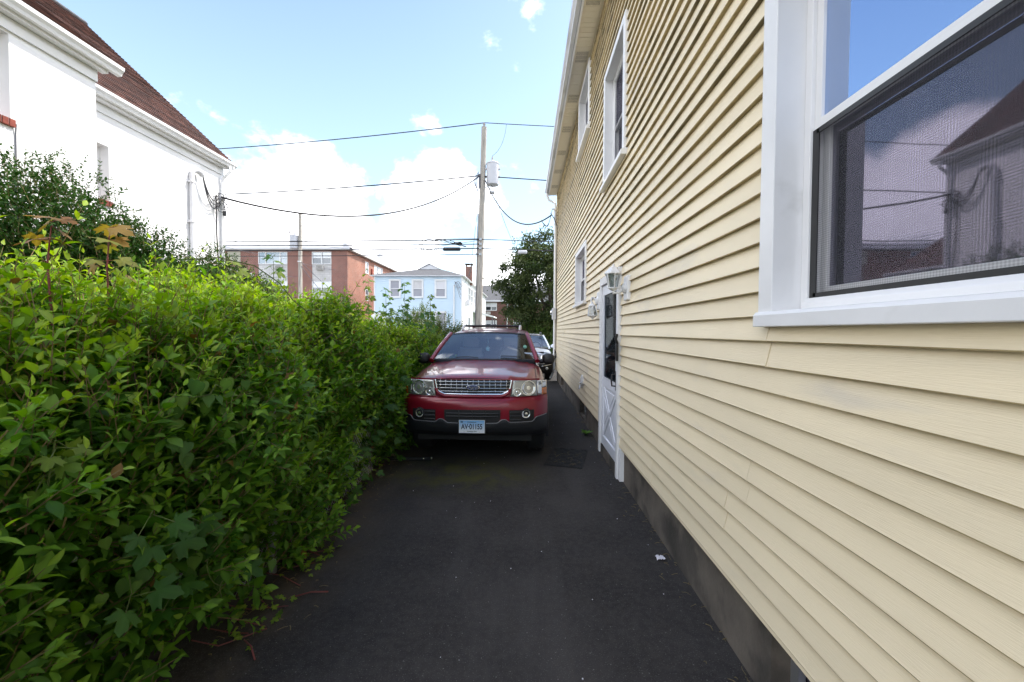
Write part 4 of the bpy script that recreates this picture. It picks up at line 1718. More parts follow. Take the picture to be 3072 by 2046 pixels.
for z, r, ze, lb in ((5.98, .018, 5.6, "upper street cable right of the tall pole before the tree"), (5.56, .022, 5.15, "lower street cable right of the tall pole before the tree")):
    wire('street_cable', (P1X(z), 18.84, z), (22, 19.0, ze), .12, r, lb)
for x0, x1, z, lb, c in ((-3.90, -3.05, 5.52, "black splice case hanging on the street cable left of the pole", 0), (3.0, 3.0, 0, "", 1), (1.30, 2.10, 5.30, "black splice case on the street cable before the tree", 0),
                         (-.35, .1, 5.38, "short pale splice case on the street cable by the tree edge", 2)):
    if c == 1:
        continue
    m = MB()
    m.lathe([(.02, x0), (.075, x0 + .03), (.085, x0 + .06), (.085, x1 - .06), (.075, x1 - .03), (.02, x1)], (0, 18.84, z), 'x', 14)
    tag(m.build("splice_case", 'black_plastic' if c == 0 else 'conduit_grey', smooth='auto'), lb, "splice case")
lc = root("cable_coil", (-3.9, 18.84, 5.7), "tangle of coiled black cable hung on the wires left of the pole", "cable")
for k in range(6):
    r = random.Random(k + 3)
    m = MB()
    if k < 3:
        m.tube([(-4.55 + (.30 + .05 * k) * math.cos(u) * 1.2, 18.82, 5.68 + (.20 + .05 * k) * math.sin(u)) for u in np.linspace(0, 6.28, 26)], .011, 5)
    else:
        m.tube([(-4.3 + 1.5 * u, 18.80 + .02 * k, 5.80 + .20 * math.sin(u * 3.1 + .3 * k) * (1.0 - .2 * (k - 3)) + r.uniform(-.02, .02)) for u in np.linspace(0, 1, 16)], .016, 5)
    m.build("loop", 'wire_black', lc)
for k in range(10):
    r = random.Random(k + 33)
    m = MB()
    x = r.uniform(-3.6, -2.9)
    m.box(x, x + r.uniform(.08, .3), 18.76, 18.84, 5.74 + .02 * (k % 5) - .006, 5.74 + .02 * (k % 5) + .03)
    m.build("splice", 'black_plastic', lc, bevel=.01)
for a, b, s, r, lb in (((-17.6, 30.9, 7.0), (-15.0, 36.5, 3.4), .3, .022, "black cable falling right from the far pole, outer one"), ((-17.6, 30.9, 6.7), (-15.6, 34.6, 3.0), .35, .022, "black cable falling right from the far pole, inner one"),
                       ((-17.7, 30.85, 6.95), (XB + .0, 40, 8.2), .5, .014, "thin wire from the far pole to the apartment side wall"),
                       ((-17.75, 30.85, 5.9), (-42, 31, 5.6), .3, .014, "thin wire running left from low on the far pole"),
                       ((XM + .05, 7.1, 3.97), (-17.9, 30.9, 8.5), .5, .006, "upper thin wire from the white house window to the far pole"),
                       ((XM + .05, 7.12, 3.95), (-17.9, 30.9, 8.1), .7, .006, "lower thin wire from the white house window to the far pole"),
                       ((P1X(6), 18.84, 6.02), (-20, 30, 10.2), .4, .010, "thin wire slanting up left across the street from the pole"),
                       ((P1X(6), 18.84, 5.95), (-17.75, 31, 8.7), .6, .012, "wire slanting from the tall pole to the far transformer"),
                       ((P1X(5.6) - .1, 18.84, 5.6), (XR2 - .6, 32.8, 5.5), .9, .012, "thin wire from the tall pole to the blue house front"),
                       ((P1X(7) - .15, 18.9, 7.6), (XR2 + .1, 34.5, 4.6), .3, .012, "thin wire slanting down from the pole to the blue house side")):
    wire('overhead_wire', a, b, s, r, lb, 'wire_grey')

# ------------------------------------------------------------------ foliage machinery
def unit(a):
    return a / np.maximum(np.linalg.norm(a, axis=-1, keepdims=True), 1e-9)


def rand_unit(n):
    return unit(rng.normal(size=(n, 3)))


def leaf_shape(kind):
    """returns verts (k,3) with length along x (0..1), width along y, normal z; faces"""
    if kind == 'simple':
        v = [(0, 0, 0), (.35, -.23, .05), (.35, 0, -.0), (.35, .23, .05), (.72, -.17, .02), (.72, 0, -.04), (.72, .17, .02), (1, 0, -.10)]
        f = [(0, 1, 2), (0, 2, 3), (1, 4, 5, 2), (2, 5, 6, 3), (4, 7, 5), (5, 7, 6)]
    elif kind == 'ovate':
        st = [(0.0, 0, 0), (.12, .10, .01), (.32, .215, .0), (.55, .225, -.015), (.78, .13, -.05), (1.0, 0, -.12)]
        v, f = [(0, 0, 0)], []
        for x, w, z in st[1:-1]:
            v += [(x, -w, z + w * .28), (x, 0, z), (x, w, z + w * .28)]
        v.append((1, 0, -.12))
        f += [(0, 1, 2), (0, 2, 3)]
        for i in range(len(st) - 3):
            a = 1 + 3 * i
            f += [(a, a + 3, a + 4, a + 1), (a + 1, a + 4, a + 5, a + 2)]
        a = 1 + 3 * (len(st) - 3)
        f += [(a, len(v) - 1, a + 1), (a + 1, len(v) - 1, a + 2)]
    elif kind == 'ovate2':
        st = [(0.0, 0, 0), (.10, .07, .0), (.30, .17, .02), (.52, .19, .0), (.74, .12, -.07), (1.0, 0, -.24)]
        v, f = [(0, 0, 0)], []
        for i, (x, w, z) in enumerate(st[1:-1]):
            v += [(x, -w, z + w * (.55 if i % 2 else .2)), (x, 0, z), (x, w, z + w * (.15 if i % 2 else .6))]
        v.append((1, .03, -.24))
        f += [(0, 1, 2), (0, 2, 3)]
        for i in range(len(st) - 3):
            a = 1 + 3 * i
            f += [(a, a + 3, a + 4, a + 1), (a + 1, a + 4, a + 5, a + 2)]
        a = 1 + 3 * (len(st) - 3)
        f += [(a, len(v) - 1, a + 1), (a + 1, len(v) - 1, a + 2)]
    elif kind == 'heart':
        o = [(.0, 0), (-.10, .16), (-.04, .32), (.14, .40), (.36, .38), (.58, .27), (.80, .12), (1.0, 0)]
        v, f = [(.0, 0, -.0), (.30, 0, -.04), (.62, 0, -.07)], []
        up = [(x, y, .10 * y - .10 * max(x, 0) ** 2) for x, y in o[1:-1]]
        n = len(up)
        tip = (1.0, 0, -.16)
        v += up + [(x, -y, z) for x, y, z in up] + [tip]
        T = len(v) - 1
        for s in (0, 1):
            b = 3 + s * n
            q = [(0, b, b + 1), (0, b + 1, b + 2, 1), (1, b + 2, b + 3), (1, b + 3, b + 4, 2), (2, b + 4, b + 5), (2, b + 5, T)]
            f += [tuple(reversed(x)) if s else x for x in q]
    else:  # maple
        pol = [(180, .06), (150, .28), (128, .60), (118, .36), (104, .44), (88, .50), (74, .80), (62, .66), (52, .84), (40, .40), (30, .50), (18, .78), (10, .80), (0, 1.0)]
        pts = []
        for a, r in pol:
            pts.append((a, r))
        for a, r in reversed(pol[1:-1]):
            pts.append((-a, r))
        v = [(0.0, 0, .03)]
        for a, r in pts:
            x, y = r * math.cos(R(a)), r * math.sin(R(a))
            v.append((x, y, .06 * math.sin(R(a) * 5) * r - .14 * r * r))
        n = len(pts)
        f = [(0, 1 + (i + 1) % n, 1 + i) for i in range(n)]
    return np.array(v, float), f


def frames(D, Nrm):
    x = unit(D)
    z = unit(Nrm - x * (Nrm * x).sum(1, keepdims=True))
    y = np.cross(z, x)
    return x, y, z


def leaves_mesh(name, kind, P, D, Nrm, S, C, mat, parent=None, wid=None, droop=None):
    v, f = leaf_shape(kind)
    n, k = len(P), len(v)
    x, y, z = frames(D, Nrm)
    wid = np.ones(n) if wid is None else wid
    W = (P[:, None, :] + S[:, None, None] * (v[None, :, 0, None] * x[:, None, :] + v[None, :, 1, None] * y[:, None, :] * wid[:, None, None] + v[None, :, 2, None] * z[:, None, :]))
    b = np.array(base_of(parent))
    W = (W - b).reshape(-1, 3).astype(np.float32)
    ls = np.array([len(q) for q in f])
    idx = np.concatenate([np.array(q) for q in f])
    loops = (idx[None, :] + (np.arange(n) * k)[:, None]).ravel().astype(np.int32)
    tot = np.tile(ls, n).astype(np.int32)
    start = np.concatenate([[0], np.cumsum(tot)[:-1]]).astype(np.int32)
    me = bpy.data.meshes.new(name)
    me.vertices.add(n * k)
    me.vertices.foreach_set("co", W.ravel())
    me.loops.add(len(loops))
    me.loops.foreach_set("vertex_index", loops)
    me.polygons.add(len(tot))
    me.polygons.foreach_set("loop_start", start)
    me.polygons.foreach_set("loop_total", tot)
    me.polygons.foreach_set("use_smooth", np.ones(len(tot), bool))
    me.update(calc_edges=True)
    at = me.color_attributes.new("Col", 'FLOAT_COLOR', 'POINT')
    col = np.ones((n, k, 4), np.float32)
    shade = 1.0 + .22 * (np.abs(v[:, 1]) < .02)        # paler midrib
    col[:, :, :3] = C[:, None, :] * shade[None, :, None]
    at.data.foreach_set("color", col.ravel())
    me.materials.append(MATS[mat])
    o = bpy.data.objects.new(name, me)
    COL.objects.link(o)
    if parent is not None:
        o.parent = parent
        BASE[o.name] = base_of(parent)
    return o


def mixc(a, b, t):
    return np.array(a)[None, :] * (1 - t[:, None]) + np.array(b)[None, :] * t[:, None]


def single_leaves(name, kind, P, D, Nrm, S, C, mat, parent, nvar=8, wid=None):
    """each leaf an object of its own, sharing a few meshes"""
    v, f = leaf_shape(kind)
    order = np.argsort(C.sum(1))
    groups = np.array_split(order, min(nvar, len(order)))
    x, y, z = frames(D, Nrm)
    for g in groups:
        if len(g) == 0:
            continue
        me = bpy.data.meshes.new(name)
        me.from_pydata(v.tolist(), [], f)
        me.polygons.foreach_set("use_smooth", [True] * len(f))
        at = me.color_attributes.new("Col", 'FLOAT_COLOR', 'POINT')
        c = C[g].mean(0)
        col = np.ones((len(v), 4), np.float32)
        col[:, :3] = c[None, :] * (1.0 + .22 * (np.abs(v[:, 1]) < .02))[:, None]
        at.data.foreach_set("color", col.ravel())
        me.materials.append(MATS[mat])
        for i in g:
            w = 1.0 if wid is None else wid[i]
            M = Matrix(((x[i, 0] * S[i], y[i, 0] * S[i] * w, z[i, 0] * S[i], P[i, 0]), (x[i, 1] * S[i], y[i, 1] * S[i] * w, z[i, 1] * S[i], P[i, 1]),
                        (x[i, 2] * S[i], y[i, 2] * S[i] * w, z[i, 2] * S[i], P[i, 2]), (0, 0, 0, 1)))
            link_mesh(name, me, None, parent, matrix=M)


def sprigs(P, D, L, npair, lsize, tip=.35, jitter=.25, spread=.9):
    """opposite leaves along twigs; returns arrays of leaf P,D,N,S,age(0 old..1 tip)"""
    n = len(P)
    side0 = unit(np.cross(D, rand_unit(n)))
    oP, oD, oN, oS, oA = [], [], [], [], []
    for j in range(npair):
        t = (j + .6) / npair
        s = side0 if j % 2 == 0 else np.cross(D, side0)
        pos = P + D * (L * t)[:, None] + np.array([0, 0, -.02]) * (t ** 2)
        for sg in (1, -1):
            ld = unit(D * (.55 + .5 * t) + s * sg * spread + rng.normal(size=(n, 3)) * jitter * .6 + np.array([0, 0, -.12]))
            nr = unit(D * .55 + np.array([0, 0, 1.0]) + rng.normal(size=(n, 3)) * jitter)
            oP.append(pos); oD.append(ld); oN.append(nr)
            oS.append(lsize * (1.0 - tip * t ** 2) * rng.uniform(.8, 1.15, n)); oA.append(np.full(n, t))
    # terminal leaf
    oP.append(P + D * L[:, None]); oD.append(unit(D + rng.normal(size=(n, 3)) * .25)); oN.append(unit(rand_unit(n) + np.array([0, 0, .6])))
    oS.append(lsize * .5 * rng.uniform(.8, 1.1, n)); oA.append(np.full(n, 1.1))
    return [np.concatenate(q) for q in (oP, oD, oN, oS, oA)]


def twig_mesh(name, P, D, L, r, mat, parent):
    n = len(P)
    u = unit(np.cross(D, rand_unit(n)))
    w = np.cross(D, u)
    ang = [0, 2.094, 4.188]
    ring = [u * math.cos(a) + w * math.sin(a) for a in ang]
    V = np.stack([P + q * r for q in ring] + [P + D * (L * .98)[:, None] + q * r * .35 for q in ring], 1)
    b = np.array(base_of(parent))
    m = MB()
    me = bpy.data.meshes.new(name)
    f = [(0, 1, 4, 3), (1, 2, 5, 4), (2, 0, 3, 5)]
    faces = (np.array(f)[None] + (np.arange(n) * 6)[:, None, None]).reshape(-1, 4)
    me.from_pydata((V - b).reshape(-1, 3).tolist(), [], faces.tolist())
    me.materials.append(MATS[mat])
    o = bpy.data.objects.new(name, me)
    COL.objects.link(o)
    o.parent = parent
    BASE[o.name] = b if isinstance(b, Vector) else Vector(b)
    return o

# ------------------------------------------------------------------ cars
def lerp_tab(tab, x):
    if x <= tab[0][0]:
        return tab[0][1]
    for (a, b), (c, d) in zip(tab, tab[1:]):
        if x <= c:
            t = (x - a) / (c - a)
            return b + (d - b) * t
    return tab[-1][1]


def smooth01(t):
    t = min(max(t, 0), 1)
    return t * t * (3 - 2 * t)


def car_common(t, X, Y, P, paint):
    """shell, greenhouse, wheels of a car facing -y with its nose at world y = Y"""
    W, Lc = P['w'], P['len']

    def fy(x):
        u = min(abs(x) / W, 1.02)
        return P['plan'][0] * u * u + P['plan'][1] * u ** 8

    def wpt(x, y, z):
        return (X + x, Y + y, z)

    def arch(y):
        z = 0
        for yw in P['axles']:
            d = P['arch_r'] ** 2 - (y - yw) ** 2
            if d > 0:
                z = max(z, P['wheel_r'] + math.sqrt(d))
        return z

    def section(ys):
        zt = lerp_tab(P['top'], ys)
        w = W * lerp_tab(P['wid'], ys)
        hood = ys < P['cowl'] + .05
        bl = .014 if hood else 0
        pts = [(0, zt + bl), (.33 * w, zt + bl - .003), (.50 * w, zt + bl * .7 - .008), (.56 * w, zt - .014), (.70 * w, zt - .026), (.82 * w, zt - .045), (.90 * w, zt - .075),
               (.955 * w, zt - .13), (.985 * w, zt - .21), (w, zt - .31), (w, .82), (.995 * w, .70), (.98 * w, .56), (.95 * w, P['sill'])]
        out = []
        for x, z in pts:
            fade = 1 - smooth01(ys / 1.1)
            y = ys + fy(x) * fade
            z2 = max(z, arch(y)) if x > .9 * w else z
            out.append((x, y, z2))
        return out
    st = [P['nose'], P['nose'] + .02, P['nose'] + .06] + list(np.arange(P['nose'] + .12, Lc - .05, .06)) + [Lc - .03, Lc]
    secs = [section(s) for s in st]
    n = len(secs[0])
    for sg in (1, -1):
        pass
    m = MB()
    V, F = [], []
    for sct in secs:
        V += [wpt(-x, y, z) for x, y, z in reversed(sct[1:])] + [wpt(x, y, z) for x, y, z in sct]
    k = 2 * n - 1
    for i in range(len(secs) - 1):
        for j in range(k - 1):
            F.append((i * k + j, i * k + j + 1, (i + 1) * k + j + 1, (i + 1) * k + j))
    m.add(V, F)
    m.add([V[(len(secs) - 1) * k + j] for j in range(k)], [tuple(range(k))])
    body = m.build("body", paint, t, smooth='auto')
    # dark core and underbody
    m = MB()
    m.box(X - W * .78, X + W * .78, Y + P['core_y'], Y + Lc - .1, .30, P['sill'] + .02)
    m.box(X - W * .66, X + W * .66, Y + P['core_y'], Y + 1.1, .42, .98)
    m.build("underbody", 'car_dark', t)
    m = MB()
    for yw in P['axles']:
        m.box(X - W * .70, X + W * .70, Y + yw - .4, Y + yw + .4, .3, .82)
    m.build("wheel_well", 'car_dark', t)
    # wheels
    r = P['wheel_r']
    for yw in P['axles']:
        for sg in (-1, 1):
            x0 = X + sg * (W - .015)
            wr = bpy.data.objects.new("wheel", None)
            COL.objects.link(wr)
            wr.parent = t
            BASE[wr.name] = base_of(t)
            m = MB()
            tw = .24
            prof = [(r * .64, 0), (r * .80, .010), (r * .93, -.006), (r * .985, -.03), (r, -.06), (r, -tw + .06), (r * .985, -tw + .03), (r * .9, -tw), (r * .6, -tw)]
            m.lathe([(a, b * sg) for a, b in prof], (x0, Y + yw, r), 'x', 40, cap=False)
            m.build("tyre", 'tyre', wr, smooth='auto')
            m = MB()
            m.lathe([(r * .66, -.005 * sg), (r * .62, -.03 * sg), (r * .58, -.10 * sg), (.02, -.12 * sg)], (x0, Y + yw, r), 'x', 30, cap=False)
            for q in range(5):
                a = q * 2 * math.pi / 5 + .3
                ca, sa = math.cos(a), math.sin(a)
                m.tube([(x0 - .05 * sg, Y + yw + ca * .03, r + sa * .03), (x0 - .03 * sg, Y + yw + ca * r * .6, r + sa * r * .6)], .036, 6)
            m.lathe([(.065, -.05 * sg), (.06, -.02 * sg), (.02, -.015 * sg)], (x0, Y + yw, r), 'x', 16)
            m.build("rim", 'alloy', wr, smooth='auto')
    # greenhouse
    g = P['gh']
    zb, ztop, xb, xt = g['zb'], g['zt'], g['xb'], g['xt']

    def sx(z):
        return xb + (xt - xb) * (z - zb) / (ztop - zb)
    for sg in (1, -1):
        m = MB()
        oy = g['outline']
        m.add([wpt(sg * sx(z), y, z) for y, z in oy], [tuple(range(len(oy)))])
        m.build("greenhouse_side", paint, t)
        m = MB()
        m.add([wpt(sg * (sx(z) - .012), y, z) for y, z in oy], [tuple(range(len(oy)))])
        m.build("inner_liner", 'car_dark', t)
        for poly in g['windows']:
            m = MB()
            m.add([wpt(sg * (sx(z) + .006), y, z) for y, z in poly], [tuple(range(len(poly)))])
            m.build("side_window", 'car_side_glass', t, solid=.004)

    def ws(u, v):
        u = u * 2 - 1
        x = (g['wx0'] + (g['wx1'] - g['wx0']) * v) * u
        y = g['wy0'] + (g['wy1'] - g['wy0']) * v + .14 * u * u - .03 * math.sin(math.pi * v)
        z = g['wz0'] + (g['wz1'] - g['wz0']) * v - (.012 + .018 * v) * u * u + .012 * math.sin(math.pi * v)
        return x, y, z
    m = MB()
    m.grid(lambda u, v: wpt(*ws(u, v)), 20, 8)
    m.build("windscreen", 'windscreen', t, smooth=True)
    m = MB()      # black ceramic band round the glass
    for v0, v1 in ((0, .035), (.955, 1.0)):
        m.grid(lambda u, v: (X + ws(u, v0 + (v1 - v0) * v)[0], Y + ws(u, v0 + (v1 - v0) * v)[1] - .004, ws(u, v0 + (v1 - v0) * v)[2] + .003), 20, 1)
    m.build("glass_band", 'car_dark', t)
    for sg in (0, 1):
        m = MB()
        m.tube([wpt(ws(sg, v)[0] * 1.02, ws(sg, v)[1] + .012, ws(sg, v)[2]) for v in np.linspace(-.02, 1.0, 9)], .036, 8)
        m.build("pillar", paint, t, smooth='auto')

    def rf(u, v):
        uu = u * 2 - 1
        x = (xt + .01) * uu
        y0 = g['wy1'] + .14 * uu * uu - .005
        y = y0 + (g['rear'] - y0) * v
        z = g['wz1'] - .03 * uu * uu + g['crown'] * math.sin(math.pi * min(v * .8 + .02, 1)) - .035 * abs(uu) ** 6
        return wpt(x, y, z)
    m = MB()
    m.grid(rf, 24, 20)
    m.build("roof", paint, t, smooth=True)
    m = MB()
    m.add([wpt(-xb, Lc - .12, zb), wpt(xb, Lc - .12, zb), wpt(xt, g['rear'] - .01, ztop + .02), wpt(-xt, g['rear'] - .01, ztop + .02)], [(0, 1, 2, 3)])
    m.build("tailgate_glass", 'car_side_glass', t)
    # cabin
    m = MB()
    m.box(X - xb * .9, X + xb * .9, Y + P['cowl'] + .2, Y + P['cowl'] + .62, .9, g['wz0'] - .03)
    m.box(X + .2, X + .56, Y + P['cowl'] + .3, Y + P['cowl'] + .62, g['wz0'] - .05, g['wz0'] + .03)
    m.build("dashboard", 'car_dark', t, bevel=.04)
    m = MB()
    m.box(X - xb * .9, X + xb * .9, Y + P['cowl'] + .2, Y + Lc - .2, .62, .66)
    m.build("cabin_floor", 'car_dark', t)
    for sx_ in (-.38, .38):
        m = MB()
        y0 = Y + P['cowl'] + 1.15
        m.grid(lambda u, v: (X + sx_ + .25 * math.cos(math.pi * u) * (1 - .25 * v ** 3), y0 + .25 * v - .07 * math.sin(math.pi * u), .72 + (.62) * v), 10, 8)
        m.grid(lambda u, v: (X + sx_ + .13 * math.cos(math.pi * u), y0 + .22 - .05 * math.sin(math.pi * u) + .03 * v, 1.36 + .17 * math.sin(math.pi * .5 * v)), 8, 4)
        m.build("seat", 'seat_cloth', t, smooth=True, solid=.05)
    m = MB()
    c = Vector((X + .38, Y + P['cowl'] + .72, g['wz0'] + .0))
    m.tube([c + Vector((.19 * math.cos(a), .07 * math.sin(a), .175 * math.sin(a))) for a in np.linspace(0, 2 * math.pi, 25)], .016, 6)
    m.tube([c + Vector((-.18, 0, 0)), c, c + Vector((.18, 0, 0))], .02, 6)
    m.build("steering_wheel", 'car_dark', t, smooth='auto')
    m = MB()
    m.box(X - .12, X + .12, Y + g['wy1'] - .02, Y + g['wy1'] + .02, g['wz1'] - .13, g['wz1'] - .07)
    m.build("rear_view_mirror", 'car_dark', t, bevel=.02)
    return dict(fy=fy, wpt=wpt, ws=ws, sx=sx)


def front_patch(H, X, Y, zs, xl, xr, off, nx, thick=None):
    """sheet lying on the curved nose: rows of z, from xl(z) to xr(z), y offset off(x,z)"""
    m = MB()
    V = []
    for z in zs:
        a, b = xl(z), xr(z)
        for i in range(nx + 1):
            x = a + (b - a) * i / nx
            V.append((X + x, Y + H['fy'](x) + off(x, z), z))
    F = [(j * (nx + 1) + i, j * (nx + 1) + i + 1, (j + 1) * (nx + 1) + i + 1, (j + 1) * (nx + 1) + i) for j in range(len(zs) - 1) for i in range(nx)]
    m.add(V, F)
    return m


SUV = dict(w=.905, len=4.74, plan=(.085, .20), nose=.045, cowl=1.24, core_y=.16, sill=.43, arch_r=.435, wheel_r=.372, axles=(.88, 3.77),
           top=[(0, 1.062), (.05, 1.068), (.08, 1.088), (.16, 1.105), (.4, 1.135), (.8, 1.178), (1.24, 1.212), (1.5, 1.19), (4.5, 1.17), (4.74, 1.14)],
           wid=[(0, .985), (.4, 1.0), (4.2, 1.0), (4.74, .95)],
           gh=dict(zb=1.15, zt=1.61, xb=.885, xt=.665, outline=[(1.32, 1.15), (2.12, 1.61), (4.42, 1.63), (4.66, 1.15)],
                   windows=[[(1.66, 1.21), (2.20, 1.555), (2.70, 1.565), (2.70, 1.21)], [(2.80, 1.21), (2.80, 1.565), (3.52, 1.565), (3.58, 1.21)],
                            [(3.68, 1.21), (3.64, 1.565), (4.34, 1.565), (4.5, 1.23)]],
                   wx0=.79, wx1=.645, wy0=1.17, wy1=1.99, wz0=1.222, wz1=1.635, rear=4.45, crown=.085))
CX, CY = -.615, 4.74
car = root("parked_car", (CX, CY + 2.4, 0), "dark red sport utility car parked nose out between hedge and house", "car")
H = car_common(car, CX, CY, SUV, 'car_red')
fy = H['fy']
BUMP = [(.40, .03), (.44, -.03), (.50, -.052), (.56, -.058), (.62, -.060), (.70, -.062), (.78, -.056), (.83, -.040), (.868, .012)]


def zb(x):
    x = abs(x)
    return lerp_tab([(0, .555), (.30, .562), (.345, .60), (.40, .605), (.44, .570), (.72, .575), (.76, .625), (.905, .64)], x)


# bumper: painted upper part over a grey lower part
m = MB()
NX = 72
for lohi, mat in ((0, 'car_grey_cladding'), (1, 'car_red')):
    V, F = [], []
    NZ = 10
    for j in range(NZ + 1):
        for i in range(NX + 1):
            x = -.905 + 1.81 * i / NX
            if lohi == 0:
                z = .385 + (zb(x) - .385) * j / NZ
                o = lerp_tab(BUMP, z) - .010
                if j == NZ:
                    o += .008
            else:
                z = zb(x) + (.868 - zb(x)) * j / NZ
                o = lerp_tab(BUMP, z)
            V.append((CX + x, CY + fy(x) + o, z))
    F = [(j * (NX + 1) + i, j * (NX + 1) + i + 1, (j + 1) * (NX + 1) + i + 1, (j + 1) * (NX + 1) + i) for j in range(NZ) for i in range(NX)]
    m = MB()
    m.add(V, F)
    m.build("lower_bumper" if lohi == 0 else "bumper", mat, car, smooth=True)
m = MB()
m.tube([(CX + x, CY + fy(x) + lerp_tab(BUMP, zb(x)) - .010, zb(x)) for x in np.linspace(-.89, .89, 90)], .005, 6)
m.build("bumper_edge", 'grey_edge', car, smooth=True)
m = MB()
m.grid(lambda u, v: (CX + (u * 2 - 1) * .80, CY + fy((u * 2 - 1) * .80) + .03 + .25 * v, .388 - .05 * v), 20, 2)
m.build("valance", 'car_grey_cladding', car)
# red face panel behind lamps and grille
front_patch(H, CX, CY, [.858, .90, .96, 1.02, 1.062, 1.074], lambda z: -.80, lambda z: .80, lambda x, z: .012 + .10 * (z - .86), 40).build("nose_panel", 'car_red', car, smooth=True)
# grille
GT, GB = 1.064, .893


def gx(z):
    t = (GT - z) / (GT - GB)
    return .462 - .035 * t - .085 * max(0, (t - .62) / .38) ** 2


def goff(x, z):
    return .004 + .10 * (z - .86)


front_patch(H, CX, CY, list(np.linspace(GB, GT, 10)), lambda z: -gx(z), gx, goff, 24).build("grille", 'car_dark', car)
m = MB()
path = [(gx(z), z) for z in np.linspace(GT, GB, 14)] + [(x, GB) for x in np.linspace(gx(GB) - .03, -gx(GB) + .03, 16)] + [(-gx(z), z) for z in np.linspace(GB, GT, 14)]
m.tube([(CX + x, CY + fy(x) + goff(x, z) - .012, z) for x, z in path], .0115, 8)
m.build("grille_surround", 'chrome', car, smooth=True)
for z in np.linspace(GB + .034, GT - .022, 4):
    m = MB()
    m.tube([(CX + x, CY + fy(x) + goff(x, z) - .010, z) for x in np.linspace(-gx(z), gx(z), 20)], .0036, 6)
    m.build("grille_bar", 'chrome', car, smooth=True)
for x in np.linspace(-.40, .40, 13):
    zs = [z for z in np.linspace(GB, GT, 12) if abs(x) < gx(z)]
    m = MB()
    m.tube([(CX + x, CY + fy(x) + goff(x, z) - .005, z) for z in (zs[0], zs[-1])], .0026, 6)
    m.build("grille_bar", 'chrome', car, smooth=True)
# painted lip under the grille
m = MB()
m.tube([(CX + x, CY + fy(x) - .012, z - .024) for x, z in path[6:-6]], .019, 8)
m.build("grille_lip", 'car_red', car, smooth=True)
# oval badge
ez = .978
m = MB()
m.lathe([(.001, -.006), (.9, -.006), (1.0, 0), (1.0, .01)], (0, 0, 0), 'y', 32)
m.v = [(CX + p[0] * .083, CY - .016 + p[1] * 1.2, ez + p[2] * .0335) for p in m.v]
badge = m.build("badge", 'chrome', car, smooth='auto')
m = MB()
m.lathe([(.001, -.009), (.9, -.009), (.92, -.006)], (0, 0, 0), 'y', 32)
m.v = [(CX + p[0] * .078, CY - .018 + p[1] * 1.2, ez + p[2] * .030) for p in m.v]
m.build("badge_field", 'emblem_blue', badge)
tm = text_mesh("Ford", .056, shear=.35, extrude=.0015, bold=.0006)
link_mesh("badge_lettering", tm, 'chrome', badge, (CX - .002, CY - .031, ez), rot=(R(90), 0, 0))
